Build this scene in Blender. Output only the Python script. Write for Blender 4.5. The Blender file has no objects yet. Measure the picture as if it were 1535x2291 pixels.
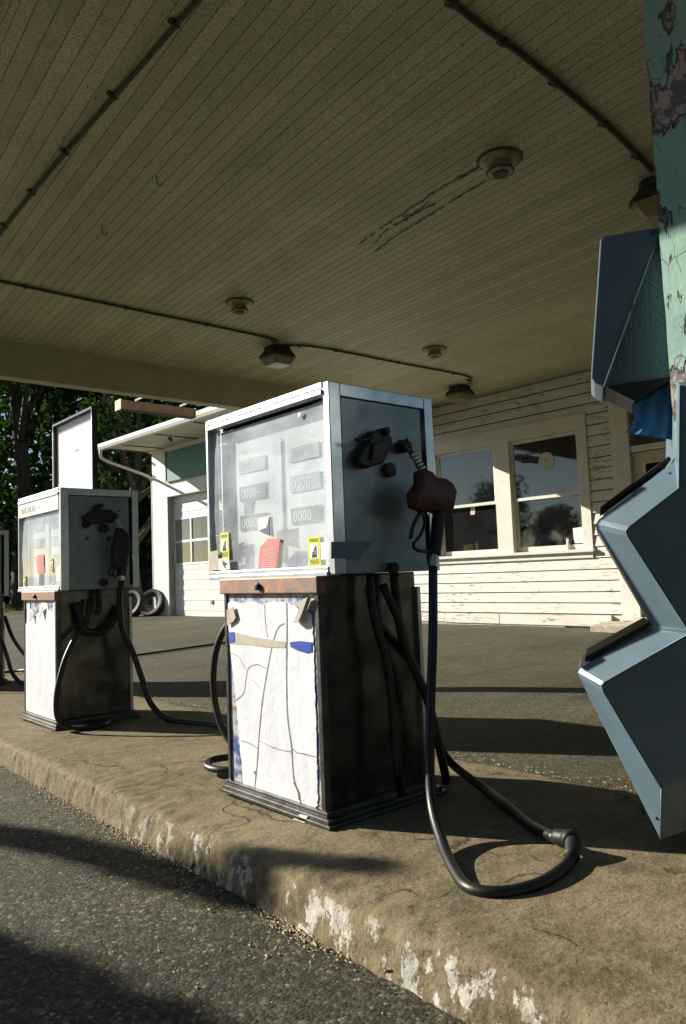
import bpy, bmesh, math, random
from mathutils import Vector, Matrix, noise
random.seed(7)
R = math.radians
S = bpy.context.scene
C = S.collection

# ------------------------------------------------------------------ camera
CAMH = 0.85
YAW, PITCH, ROLL, FPX = R(49.356), R(4.598), R(-2.226), 1690.0
CX, CY = 767.5, 1145.5
fw = Vector((math.cos(YAW)*math.cos(PITCH), math.sin(YAW)*math.cos(PITCH), math.sin(PITCH)))
rt0 = Vector((math.sin(YAW), -math.cos(YAW), 0)); up0 = rt0.cross(fw)
rt = math.cos(ROLL)*rt0 + math.sin(ROLL)*up0
up = -math.sin(ROLL)*rt0 + math.cos(ROLL)*up0
CP = Vector((0, 0, CAMH))
cd = bpy.data.cameras.new('camera'); cam = bpy.data.objects.new('camera', cd); C.objects.link(cam)
cam.matrix_world = Matrix(((rt.x, up.x, -fw.x, CP.x), (rt.y, up.y, -fw.y, CP.y), (rt.z, up.z, -fw.z, CP.z), (0, 0, 0, 1)))
cd.sensor_fit = 'VERTICAL'; cd.sensor_height = 36; cd.lens = FPX/2291*36
cd.clip_start = 0.02; cd.clip_end = 2000
S.camera = cam

# survey helpers: where a sight line through the photo meets a plane of the place
def ray(x, y): return (x-CX)/FPX*rt - (y-CY)/FPX*up + fw
def onx(x, y, X): d = ray(x, y); return CP + d*(X/d.x)
def ony(x, y, Y): d = ray(x, y); return CP + d*(Y/d.y)
def onz(x, y, Z): d = ray(x, y); return CP + d*((Z-CAMH)/d.z)
def onp(x, y, p0, n): d = ray(x, y); return CP + d*((Vector(p0)-CP).dot(n)/d.dot(n))

# ------------------------------------------------------------------ sky, sun, exposure
SUN_AZ, SUN_EL = R(117), R(24.5)
w = bpy.data.worlds.new('World'); S.world = w; w.use_nodes = True
nt = w.node_tree; bgn = nt.nodes['Background']
sky = nt.nodes.new('ShaderNodeTexSky'); sky.sky_type = 'NISHITA'; sky.sun_disc = False
sky.sun_elevation = SUN_EL; sky.sun_rotation = R((90-117) % 360)
sky.air_density = 1.0; sky.dust_density = 0.2; sky.ozone_density = 1.0
nt.links.new(sky.outputs[0], bgn.inputs[0]); bgn.inputs[1].default_value = 0.05
sd = bpy.data.lights.new('sun', 'SUN'); sd.energy = 5.0; sd.angle = R(0.5); sd.color = (1, .94, .80)
so = bpy.data.objects.new('sun', sd); C.objects.link(so)
sv = Vector((math.cos(SUN_EL)*math.cos(SUN_AZ), math.cos(SUN_EL)*math.sin(SUN_AZ), math.sin(SUN_EL)))
so.rotation_euler = (-sv).to_track_quat('-Z', 'Y').to_euler(); so.location = sv*30
S.view_settings.view_transform = 'Standard'; S.view_settings.look = 'None'
S.view_settings.exposure = 0.95; S.view_settings.gamma = 1
S.render.engine = 'CYCLES'
S.cycles.max_bounces = 8; S.cycles.transparent_max_bounces = 24

# ------------------------------------------------------------------ materials
class NT:
    def __init__(s, name):
        s.m = bpy.data.materials.new(name); s.m.use_nodes = True
        s.t = s.m.node_tree; s.b = s.t.nodes['Principled BSDF']; s.out = s.t.nodes['Material Output']
        s.co = s.t.nodes.new('ShaderNodeTexCoord').outputs['Object']
    def n(s, typ, **kw):
        o = s.t.nodes.new(typ)
        for k, v in kw.items():
            if k.startswith('i_'): o.inputs[k[2:].replace('_', ' ')].default_value = v
            else: setattr(o, k, v)
        return o
    def l(s, a, b): s.t.links.new(a, b)
    def noise(s, scale, detail=4, rough=.6, co=None):
        o = s.n('ShaderNodeTexNoise', i_Scale=scale, i_Detail=detail, i_Roughness=rough); s.l(co or s.co, o.inputs['Vector']); return o.outputs['Fac']
    def map(s, sc=(1, 1, 1), rot=(0, 0, 0)):
        o = s.n('ShaderNodeMapping'); o.inputs['Scale'].default_value = sc; o.inputs['Rotation'].default_value = rot; s.l(s.co, o.inputs['Vector']); return o.outputs[0]
    def ramp(s, f, stops, mode='LINEAR'):
        o = s.n('ShaderNodeValToRGB'); e = o.color_ramp; e.interpolation = mode
        while len(e.elements) < len(stops): e.elements.new(.5)
        for el, (p, c) in zip(e.elements, stops):
            el.position = p; el.color = (c, c, c, 1) if not isinstance(c, tuple) else (*c, 1)
        s.l(f, o.inputs[0]); return o.outputs[0]
    def mix(s, f, a, b, typ='MIX'):
        o = s.n('ShaderNodeMix', data_type='RGBA', blend_type=typ)
        for v, i in ((f, 0), (a, 6), (b, 7)):
            if isinstance(v, (int, float)): o.inputs[i].default_value = v if i == 0 else (v, v, v, 1)
            elif isinstance(v, tuple): o.inputs[i].default_value = (*v, 1)
            else: s.l(v, o.inputs[i])
        return o.outputs[2]
    def bump(s, h, strength=.5, dist=.01, prev=None):
        o = s.n('ShaderNodeBump', i_Strength=strength, i_Distance=dist); s.l(h, o.inputs['Height'])
        if prev: s.l(prev, o.inputs['Normal'])
        return o.outputs[0]
    def fin(s, col=None, rough=None, bump=None, metal=0, spec=None):
        for v, k in ((col, 'Base Color'), (rough, 'Roughness'), (bump, 'Normal'), (metal, 'Metallic'), (spec, 'Specular IOR Level')):
            if v is None: continue
            if isinstance(v, tuple): s.b.inputs[k].default_value = (*v, 1)
            elif isinstance(v, (int, float)): s.b.inputs[k].default_value = v
            else: s.l(v, s.b.inputs[k])
        return s.m

def simple(name, c, c2=None, sc=8, rough=.6, bs=60, bstr=.15, bd=.003, metal=0, spec=None):
    t = NT(name); c2 = c2 or tuple(v*.75 for v in c)
    col = t.mix(t.ramp(t.noise(sc), [(.35, 0.), (.68, 1.)]), c, c2)
    return t.fin(col, rough, t.bump(t.noise(bs, 3), bstr, bd), metal, spec)

M = {}
def mk_asphalt():
    t = NT('asphalt')
    v = t.n('ShaderNodeTexVoronoi', i_Scale=95.); t.l(t.co, v.inputs['Vector'])
    v2 = t.n('ShaderNodeTexVoronoi', i_Scale=210.); t.l(t.co, v2.inputs['Vector'])
    st = t.ramp(v.outputs['Color'], [(.0, .018), (.5, .045), (.82, .12), (1, .36)])
    big = t.ramp(t.noise(.9, 5), [(.3, .62), (.7, 1.1)])
    col = t.mix(1., st, big, 'MULTIPLY')
    stain = t.ramp(t.noise(2.3, 6, .7, t.map((1, .35, 1))), [(.56, 1.), (.72, .55)])
    col = t.mix(1., col, stain, 'MULTIPLY')
    col = t.mix(1., col, (1.0, .88, .56), 'MULTIPLY')
    h = t.ramp(v.outputs['Distance'], [(0, 1.), (.75, 0.)])
    h2 = t.ramp(v2.outputs['Distance'], [(0, 1.), (.75, 0.)])
    b = t.bump(h2, .3, .002, t.bump(h, .5, .004, t.bump(t.noise(6, 4), .5, .03)))
    return t.fin(col, .85, b, 0, .3)
M['asphalt'] = mk_asphalt()
def mk_lot():
    t = NT('worn_asphalt')
    v = t.n('ShaderNodeTexVoronoi', i_Scale=80.); t.l(t.co, v.inputs['Vector'])
    st = t.ramp(v.outputs['Color'], [(.0, .04), (.6, .08), (.9, .13), (1, .26)])
    big = t.ramp(t.noise(.55, 6, .65), [(.3, .6), (.7, 1.15)])
    col = t.mix(1., st, big, 'MULTIPLY')
    st2 = t.ramp(t.noise(1.4, 6, .7, t.map((.4, 1.6, 1))), [(.5, 1.), (.7, .62)])
    col = t.mix(1., t.mix(1., col, st2, 'MULTIPLY'), (1.0, .88, .55), 'MULTIPLY')
    h = t.ramp(v.outputs['Distance'], [(0, 1.), (.75, 0.)])
    b = t.bump(h, .5, .004, t.bump(t.noise(4, 5), .5, .03))
    return t.fin(col, .85, b, 0, .3)
M['lot'] = mk_lot()
def mk_concrete():
    t = NT('island_concrete')
    fine = t.noise(75, 4, .75); med = t.noise(14, 6, .7); big = t.noise(1.6, 5, .6)
    col = t.mix(t.ramp(big, [(.32, 0.), (.68, 1.)]), (.205, .162, .088), (.105, .083, .044))
    col = t.mix(t.ramp(med, [(.42, 0.), (.66, .75)]), col, (.25, .205, .13))
    col = t.mix(t.ramp(fine, [(.30, .85), (.48, 0.)]), col, (.05, .042, .03))
    vs = t.n('ShaderNodeTexVoronoi', i_Scale=125.); t.l(t.co, vs.inputs['Vector'])
    col = t.mix(t.ramp(vs.outputs['Color'], [(.86, 0.), (.90, .45)]), col, (.30, .265, .18))
    col = t.mix(t.ramp(vs.outputs['Color'], [(.10, .45), (.14, 0.)]), col, (.035, .03, .02))
    col = t.mix(t.ramp(t.noise(2.4, 6, .7), [(.55, 0.), (.66, .55)]), col, (.05, .043, .03))
    # cracks
    v = t.n('ShaderNodeTexVoronoi', feature='DISTANCE_TO_EDGE', i_Scale=1.15)
    wn = t.n('ShaderNodeTexNoise', i_Scale=5., i_Detail=6.); t.l(t.co, wn.inputs['Vector'])
    add = t.n('ShaderNodeVectorMath', operation='MULTIPLY_ADD'); t.l(wn.outputs['Color'], add.inputs[0]); add.inputs[1].default_value = (.35, .35, .35); t.l(t.co, add.inputs[2])
    t.l(add.outputs[0], v.inputs['Vector'])
    ck = t.ramp(v.outputs['Distance'], [(.0, 1.), (.013, 0.)])
    ck = t.mix(1., ck, t.ramp(t.noise(1.9, 3), [(.46, 0.), (.53, 1.)]), 'MULTIPLY')
    col = t.mix(ck, col, (.03, .026, .02))
    # worn white kerb paint: only on the steep face
    g = t.n('ShaderNodeNewGeometry'); sx = t.n('ShaderNodeSeparateXYZ'); t.l(g.outputs['True Normal'], sx.inputs[0])
    pos = t.n('ShaderNodeSeparateXYZ'); t.l(t.co, pos.inputs[0])
    face = t.ramp(sx.outputs[2], [(.35, 1.), (.85, 0.)])
    low = t.ramp(pos.outputs[2], [(-.0, 0.), (.0, 0.)])
    pn = t.ramp(t.noise(15, 8, .72, t.map((1, 1, .7))), [(.52, 0.), (.55, 1.)])
    pn2 = t.ramp(t.noise(4.2, 4), [(.45, 0.), (.50, 1.)])
    pm = t.mix(1., t.mix(1., pn, pn2, 'MULTIPLY'), face, 'MULTIPLY')
    ys = t.n('ShaderNodeMapRange', i_From_Min=3.1, i_From_Max=2.5, i_To_Min=0., i_To_Max=1.); t.l(pos.outputs[1], ys.inputs[0])
    pm = t.mix(1., pm, ys.outputs[0], 'MULTIPLY')
    col = t.mix(pm, col, (.46, .44, .40))
    b = t.bump(fine, .5, .0035, t.bump(med, .8, .012, t.bump(ck, -.8, .01)))
    return t.fin(col, .88, b, 0, .25)
M['concrete'] = mk_concrete()
def mk_ceiling():
    t = NT('ceiling_paint')
    col = t.mix(t.ramp(t.noise(1.3, 6, .7), [(.3, 0.), (.7, 1.)]), (.66, .635, .43), (.52, .495, .325))
    sp0 = t.n('ShaderNodeSeparateXYZ'); t.l(t.co, sp0.inputs[0])
    m1 = t.n('ShaderNodeMath', operation='MULTIPLY_ADD'); t.l(sp0.outputs[1], m1.inputs[0]); m1.inputs[1].default_value = -.056; t.l(sp0.outputs[0], m1.inputs[2])
    m2 = t.n('ShaderNodeMath', operation='MULTIPLY_ADD'); t.l(m1.outputs[0], m2.inputs[0]); m2.inputs[1].default_value = 1/.083; m2.inputs[2].default_value = .2
    m3 = t.n('ShaderNodeMath', operation='FLOOR'); t.l(m2.outputs[0], m3.inputs[0])
    wnn = t.n('ShaderNodeTexWhiteNoise', noise_dimensions='1D'); t.l(m3.outputs[0], wnn.inputs['W'])
    col = t.mix(1., col, t.ramp(wnn.outputs['Value'], [(0, .84), (1, 1.08)]), 'MULTIPLY')
    col = t.mix(t.ramp(t.noise(2.6, 7, .75, t.map((1, .3, 1))), [(.55, 0.), (.72, .45)]), col, (.25, .24, .13))
    col = t.mix(t.ramp(t.noise(90, 2, .8), [(.36, .7), (.54, 0.)]), col, (.22, .215, .12))
    sp = t.ramp(t.noise(24, 5, .75, t.map((1, .35, 1))), [(.66, 0.), (.70, .75)])
    col = t.mix(sp, col, (.16, .13, .08))
    return t.fin(col, .55, t.bump(t.noise(60, 4), .3, .003), 0, .3)
M['ceiling'] = mk_ceiling()
def mk_whitepaint(name, c=(.78, .765, .715), wear=.5, wc=(.30, .22, .15), streak=(1, 1, 1), lo=.60):
    t = NT(name)
    col = t.mix(t.ramp(t.noise(3, 5), [(.35, 0.), (.7, 1.)]), c, tuple(v*.86 for v in c))
    pl = t.ramp(t.noise(16, 8, .72, t.map(streak)), [(lo, 0.), (lo+.03, 1.)])
    zone = t.ramp(t.noise(1.4, 3), [(.42, 0.), (.6, wear)])
    k = t.mix(1., pl, zone, 'MULTIPLY')
    col = t.mix(k, col, wc)
    return t.fin(col, .55, t.bump(k, -.5, .002, t.bump(t.noise(50, 3), .15, .002)), 0, .3)
M['siding'] = mk_whitepaint('siding_paint', streak=(1, .35, 2.2), wear=1., lo=.56)
M['trim'] = mk_whitepaint('trim_paint', (.76, .745, .69), wear=.9, lo=.62)
M['stucco'] = mk_whitepaint('garage_wall_paint', (.82, .80, .76), wear=.4, lo=.66)
M['doorwhite'] = simple('overhead_door_paint', (.80, .79, .76), (.70, .69, .66), 5, .45)
M['soffit'] = simple('soffit_paint', (.70, .66, .54), (.58, .54, .43), 3, .6)
M['beam'] = simple('beam_paint', (.53, .50, .345), (.42, .39, .27), 3, .6)
M['roof'] = simple('roof_felt', (.08, .075, .07), None, 4, .9)
M['found'] = simple('foundation_concrete', (.5, .46, .38), (.28, .25, .2), 9, .9, 40, .5, .01)
M['alu'] = simple('aluminium_trim', (.62, .65, .68), (.45, .48, .52), 12, .32, 200, .05, .001, 1.)
def mk_sidepanel():
    t = NT('embossed_steel_panel')
    wv = t.n('ShaderNodeTexVoronoi', i_Scale=170.); t.l(t.co, wv.inputs['Vector'])
    col = t.mix(t.ramp(t.noise(3.5, 5), [(.35, 0.), (.7, 1.)]), (.26, .31, .35), (.15, .19, .22))
    col = t.mix(t.ramp(t.noise(18, 6, .7, t.map((1, 1, .25))), [(.6, 0.), (.75, .6)]), col, (.08, .08, .08))
    return t.fin(col, t.ramp(t.noise(9), [(.3, .32), (.7, .5)]), t.bump(wv.outputs['Distance'], .3, .002), .55)
M['side'] = mk_sidepanel()
def mk_stainless():
    t = NT('stained_stainless_steel')
    col = t.mix(t.ramp(t.noise(5, 6, .7), [(.4, 0.), (.7, 1.)]), (.17, .165, .15), (.045, .04, .035))
    return t.fin(col, t.ramp(t.noise(4, 4), [(.3, .16), (.75, .42)]), t.bump(t.noise(2.2, 2), .35, .03), .9)
M['stainless'] = mk_stainless()
M['black'] = simple('black_rubber', (.006, .006, .006), (.012, .012, .012), 20, .45, 80, .2, .002)
M['blackp'] = simple('black_plastic', (.006, .006, .007), (.014, .014, .014), 20, .55)
M['housing'] = simple('dark_lamp_housing', (.03, .027, .022), (.05, .045, .035), 14, .6)
M['conduit'] = simple('old_dark_conduit', (.045, .04, .03), (.10, .085, .06), 25, .7)
M['redp'] = simple('faded_red_nozzle_vinyl', (.085, .005, .005), (.03, .003, .003), 15, .5)
M['socket'] = simple('old_porcelain', (.42, .37, .26), (.22, .19, .12), 22, .5)
M['grime_lapshade'] = simple('socket_grime_and_lap_shade', (.07, .06, .04), (.03, .025, .02), 22, .6)
M['rust'] = simple('rusty_steel_rail', (.34, .17, .09), (.16, .13, .14), 14, .55, 50, .3, .004, .3)
M['base'] = simple('dull_base_metal', (.12, .12, .12), (.06, .055, .05), 15, .4, 60, .3, .003, .7)
def mk_backing():
    t = NT('worn_blue_enamel')
    col = t.mix(t.ramp(t.noise(9, 6, .7), [(.45, 0.), (.53, 1.)]), (.035, .075, .26), (.45, .45, .48))
    col = t.mix(t.ramp(t.noise(13, 6, .7), [(.56, 0.), (.62, 1.)]), col, (.28, .13, .06))
    return t.fin(col, .45, t.bump(t.noise(30, 5), .4, .004))
M['backing'] = mk_backing()
def mk_sheet():
    t = NT('weathered_white_vinyl')
    col = t.mix(t.ramp(t.noise(4, 5), [(.35, 0.), (.7, 1.)]), (.76, .78, .84), (.66, .67, .74))
    col = t.mix(t.ramp(t.noise(60, 4, .8), [(.66, 0.), (.70, .8)]), col, (.2, .17, .15))
    return t.fin(col, .4, t.bump(t.noise(5, 4), .4, .02))
M['sheet'] = mk_sheet()
M['crack'] = simple('grey_blue_crack_line', (.13, .14, .22), (.2, .2, .25), 10, .7)
M['bluepaint'] = simple('blue_enamel_patch', (.025, .06, .38), (.04, .09, .45), 10, .4)
M['beige'] = simple('torn_beige_tape', (.50, .45, .37), (.40, .35, .28), 20, .7)
M['yellow'] = simple('yellow_sticker', (.72, .70, .03), (.62, .60, .03), 20, .45)
M['stkblack'] = simple('black_print', (.02, .02, .02), None, 20, .6)
M['stkwhite'] = simple('white_print', (.85, .85, .82), None, 20, .6)
M['stkred'] = simple('faded_red_notice', (.60, .13, .13), (.52, .20, .19), 15, .5)
M['pink'] = simple('pale_pink_print', (.85, .55, .5), None, 15, .5)
M['navy'] = simple('navy_print', (.03, .06, .16), None, 15, .5)
M['dispdark'] = simple('dark_display_recess', (.02, .02, .022), (.05, .05, .05), 10, .4)
M['dispgrey'] = simple('pale_counter_window', (.45, .46, .47), (.36, .37, .38), 10, .4)
M['dial'] = simple('grey_dial_plate', (.84, .86, .88), (.70, .73, .76), 6, .5)
M['signwhite'] = simple('white_sign_face', (.80, .79, .76), (.74, .72, .70), 2, .4)
M['faintprint'] = simple('faint_grey_lettering', (.60, .60, .60), (.5, .5, .5), 3, .5)
def mk_glass(name, dust, dcol=(.75, .78, .82), sc=3.0, rough=.03, hi=1.6, refl=1.0):
    t = NT(name)
    for l in list(t.out.inputs['Surface'].links): t.t.links.remove(l)
    tr = t.n('ShaderNodeBsdfTransparent'); tr.inputs[0].default_value = (.93, .95, .95, 1)
    gl = t.n('ShaderNodeBsdfGlossy'); gl.inputs['Roughness'].default_value = rough
    df = t.n('ShaderNodeBsdfDiffuse'); df.inputs[0].default_value = (*dcol, 1)
    lw = t.n('ShaderNodeLayerWeight'); pw = t.n('ShaderNodeMath', operation='POWER'); t.l(lw.outputs['Facing'], pw.inputs[0]); pw.inputs[1].default_value = 4.0
    m1 = t.n('ShaderNodeMixShader'); m2 = t.n('ShaderNodeMixShader')
    f = t.ramp(t.noise(sc, 6, .65), [(.3, dust*.45), (.72, min(1, dust*hi))])
    scr = t.ramp(t.noise(40, 3, .6, t.map((1, .15, 1.6), (.6, 0, 0))), [(.68, 0.), (.72, dust*1.2)])
    f2 = t.mix(1., f, scr, 'ADD')
    t.l(f2, m1.inputs[0]); t.l(tr.outputs[0], m1.inputs[1]); t.l(df.outputs[0], m1.inputs[2])
    fm = t.n('ShaderNodeMath', operation='MULTIPLY_ADD'); fm.name = 'refl'; fm.inputs[1].default_value = refl; fm.inputs[2].default_value = .05*refl; t.l(pw.outputs[0], fm.inputs[0])
    t.l(fm.outputs[0], m2.inputs[0]); t.l(m1.outputs[0], m2.inputs[1]); t.l(gl.outputs[0], m2.inputs[2])
    t.l(m2.outputs[0], t.out.inputs['Surface']); return t.m
M['pumpglass'] = mk_glass('dusty_scratched_sky_haze_pump_glass', .42, (.72, .78, .88), 3.4, refl=1.1)  # cool dust tint also stands in for the sky reflected in the glass
M['winglass'] = mk_glass('window_glass', .008, hi=1.3, refl=1.7)
M['screen'] = mk_glass('dark_insect_screen', .5, (.02, .02, .022), 2.)
M['screen'].node_tree.nodes['refl'].inputs[1].default_value = .08; M['screen'].node_tree.nodes['refl'].inputs[2].default_value = .005
M['lens'] = simple('yellowed_prismatic_lens', (.30, .255, .14), (.20, .17, .09), 30, .25, 90, .5, .006)
def mk_green():
    t = NT('peeling_green_paint')
    gcol = t.mix(t.ramp(t.noise(6, 5), [(.35, 0.), (.7, 1.)]), (.23, .385, .325), (.18, .31, .26))
    col = t.mix(t.ramp(t.noise(10, 8, .7), [(.46, 0.), (.5, 1.)]), (.36, .29, .27), (.10, .09, .085))
    pk = t.ramp(t.noise(6.5, 7, .62, t.map((1, 1, .4))), [(.53, 1.), (.545, 0.)])
    col = t.mix(pk, col, gcol)
    pn_ = t.noise(6.5, 7, .62, t.map((1, 1, .4)))
    col = t.mix(t.ramp(pn_, [(.528, 0.), (.537, .9), (.552, .9), (.562, 0.)]), col, (.03, .03, .028))
    v = t.n('ShaderNodeTexVoronoi', feature='DISTANCE_TO_EDGE', i_Scale=26.); t.l(t.map((1, 1, .4)), v.inputs['Vector'])
    ck = t.ramp(v.outputs['Distance'], [(.0, 1.), (.035, 0.)])
    ck = t.mix(1., ck, t.ramp(t.noise(9, 3), [(.5, 0.), (.56, 1.)]), 'MULTIPLY')
    col = t.mix(ck, col, (.05, .06, .05))
    return t.fin(col, .6, t.bump(pk, 1., .007, t.bump(t.noise(50, 4), .4, .003)))
M['greenpeel'] = mk_green()
M['greenpanel'] = simple('green_fascia_panel', (.03, .20, .13), (.025, .16, .11), 2, .5)
def mk_unit():
    t = NT('pebbled_blue_grey_plastic')
    v = t.n('ShaderNodeTexVoronoi', i_Scale=120.); t.l(t.co, v.inputs['Vector'])
    col = t.mix(t.ramp(t.noise(5, 5), [(.35, 0.), (.7, 1.)]), (.11, .165, .20), (.08, .125, .155))
    col = t.mix(t.ramp(t.noise(26, 4), [(.70, 0.), (.78, .5)]), col, (.35, .42, .48))
    return t.fin(col, .5, t.bump(v.outputs['Distance'], .8, .0032))
M['unit'] = mk_unit()
M['unitedge'] = simple('smooth_blue_grey_plastic', (.11, .165, .21), (.09, .14, .18), 6, .4)
M['bluetape'] = simple('pale_blue_tape', (.12, .20, .28), (.09, .15, .22), 12, .6)
M['towel'] = simple('blue_paper_towel', (.05, .20, .40), (.04, .16, .34), 8, .8)
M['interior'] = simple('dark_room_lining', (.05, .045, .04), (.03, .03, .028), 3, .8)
M['cream'] = simple('cream_door_paint', (.62, .57, .42), (.52, .47, .34), 5, .5)
M['brownboard'] = simple('weathered_brown_board', (.085, .055, .025), (.055, .036, .018), 7, .7)
M['tire'] = simple('tyre_rubber', (.02, .02, .02), (.035, .033, .03), 12, .6, 50, .3, .006)
M['tyregrey'] = simple('scuffed_tyre_sidewall', (.13, .12, .11), (.07, .065, .06), 20, .7)
M['bark'] = simple('tree_bark', (.09, .07, .05), (.05, .04, .03), 10, .9, 20, .8, .03)
def mk_leaf(name, a, b):
    t = NT(name)
    for l in list(t.out.inputs['Surface'].links): t.t.links.remove(l)
    col = t.mix(t.ramp(t.noise(.9, 3), [(.35, 0.), (.65, 1.)]), a, b)
    d = t.n('ShaderNodeBsdfDiffuse'); tl = t.n('ShaderNodeBsdfTranslucent'); m = t.n('ShaderNodeMixShader', i_Fac=.25)
    t.l(col, d.inputs[0]); t.l(t.mix(1., col, (1.3, 1.5, .5), 'MULTIPLY'), tl.inputs[0])
    t.l(d.outputs[0], m.inputs[1]); t.l(tl.outputs[0], m.inputs[2]); t.l(m.outputs[0], t.out.inputs['Surface']); return t.m
M['leaf'] = mk_leaf('tree_leaves', (.016, .036, .013), (.035, .07, .018))
M['grass'] = mk_leaf('roadside_grass', (.05, .09, .02), (.10, .12, .04))
M['stone'] = simple('pale_grit', (.52, .42, .27), (.20, .15, .09), 30, .85)
M['aggregate'] = simple('aggregate_stone', (.14, .12, .085), (.045, .04, .03), 160, .8, 200, .3, .001)
M['wood'] = simple('plain_wood', (.25, .17, .1), None, 8, .7)

# ------------------------------------------------------------------ mesh helpers
class MB:
    def __init__(s): s.b = bmesh.new(); s.mi = 0; s.mats = []
    def mat(s, m):
        if m not in s.mats: s.mats.append(m)
        s.mi = s.mats.index(m); return s
    def f(s, pts):
        vs = [s.b.verts.new(p) for p in pts]
        try: fc = s.b.faces.new(vs); fc.material_index = s.mi; return fc
        except ValueError: pass
    def box(s, x0, x1, y0, y1, z0, z1):
        v = [s.b.verts.new((x, y, z)) for x in (x0, x1) for y in (y0, y1) for z in (z0, z1)]
        for q in ((0, 1, 3, 2), (4, 6, 7, 5), (0, 4, 5, 1), (2, 3, 7, 6), (0, 2, 6, 4), (1, 5, 7, 3)):
            fc = s.b.faces.new([v[i] for i in q]); fc.material_index = s.mi
        return s
    def prism(s, pts, off):
        off = Vector(off); a = [s.b.verts.new(p) for p in pts]; b = [s.b.verts.new(Vector(p)+off) for p in pts]
        n = len(pts)
        for fs in [a, list(reversed(b))] + [[a[i], b[i], b[(i+1) % n], a[(i+1) % n]] for i in range(n)]:
            fc = s.b.faces.new(fs); fc.material_index = s.mi
        return s
    def loft(s, rings, cap=True, close=True):
        vs = [[s.b.verts.new(p) for p in r] for r in rings]; n = len(vs[0])
        for a, b in zip(vs, vs[1:]):
            for i in range(n if close else n-1):
                fc = s.b.faces.new([a[i], b[i], b[(i+1) % n], a[(i+1) % n]]); fc.material_index = s.mi
        if cap:
            for r in (vs[0], list(reversed(vs[-1]))):
                fc = s.b.faces.new(r); fc.material_index = s.mi
        return s
    def tube(s, pts, r, n=10, smooth=8, cap=True):
        P = [Vector(p) for p in pts]
        if smooth > 1 and len(P) > 2: P = catmull(P, smooth)
        T = []
        for i in range(len(P)):
            d = P[min(i+1, len(P)-1)] - P[max(i-1, 0)]; T.append(d.normalized())
        ref = Vector((0, 0, 1)) if abs(T[0].z) < .9 else Vector((1, 0, 0))
        nrm = (ref - T[0]*ref.dot(T[0])).normalized(); rings = []
        for i, p in enumerate(P):
            nrm = (nrm - T[i]*nrm.dot(T[i])).normalized(); bn = T[i].cross(nrm)
            rr = r(i/(len(P)-1)) if callable(r) else r
            rings.append([p + (nrm*math.cos(a)+bn*math.sin(a))*rr for a in [2*math.pi*k/n for k in range(n)]])
        return s.loft(rings, cap)
    def lathe(s, c, prof, n=28, axis='Z'):
        c = Vector(c); rings = []
        for r, h in prof:
            rg = []
            for k in range(n):
                a = 2*math.pi*k/n; u, v = r*math.cos(a), r*math.sin(a)
                rg.append(c + Vector({'Z': (u, v, h), 'Y': (u, h, v), 'X': (h, u, v)}[axis]))
            rings.append(rg)
        return s.loft(rings)
    def build(s, name, mat=None, parent=None, smooth=False, bevel=0, **tg):
        me = bpy.data.meshes.new(name)
        bmesh.ops.recalc_face_normals(s.b, faces=s.b.faces); s.b.to_mesh(me); s.b.free()
        for m in ([mat] if mat else s.mats): me.materials.append(M[m])
        if smooth:
            for p in me.polygons: p.use_smooth = True
            if smooth == 'auto':
                try: me.set_sharp_from_angle(angle=R(40))
                except Exception: pass
        o = bpy.data.objects.new(name, me); C.objects.link(o)
        if parent: o.parent = parent
        if bevel:
            bv = o.modifiers.new('bevel', 'BEVEL'); bv.width = bevel; bv.segments = 2; bv.limit_method = 'ANGLE'; bv.angle_limit = R(40)
        tag(o, **tg); return o
def catmull(P, k):
    Q = [P[0]*2-P[1]] + P + [P[-1]*2-P[-2]]; out = []
    for i in range(1, len(Q)-2):
        a, b, c, d = Q[i-1:i+3]
        for j in range(k):
            t = j/k; out.append(.5*((2*b)+(c-a)*t+(2*a-5*b+4*c-d)*t*t+(3*b-a-3*c+d)*t**3))
    out.append(P[-1]); return out
def tag(o, label=None, cat=None, group=None, kind=None):
    if label: o['label'] = label
    if cat: o['category'] = cat
    if group: o['group'] = group
    if kind: o['kind'] = kind
    return o
def empty(name, loc, label=None, cat=None, group=None, rz=0):
    o = bpy.data.objects.new(name, None); C.objects.link(o); o.location = loc; o.rotation_euler = (0, 0, rz)
    o.empty_display_size = .1; return tag(o, label, cat, group)
def text(body, size, ext, origin, ux, uy, mat, name, parent):
    cu = bpy.data.curves.new(name, 'FONT'); cu.body = body; cu.size = size; cu.extrude = ext; cu.resolution_u = 2
    tmp = bpy.data.objects.new(name, cu); C.objects.link(tmp)
    dg = bpy.context.evaluated_depsgraph_get(); me = bpy.data.meshes.new_from_object(tmp.evaluated_get(dg))
    bpy.data.objects.remove(tmp)
    ux = Vector(ux); uy = Vector(uy); uz = ux.cross(uy).normalized(); o0 = Vector(origin)
    for v in me.vertices: v.co = o0 + ux*v.co.x + uy*v.co.y + uz*v.co.z
    me.materials.clear(); me.materials.append(M[mat])
    o = bpy.data.objects.new(name, me); C.objects.link(o); o.parent = parent; return o

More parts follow.
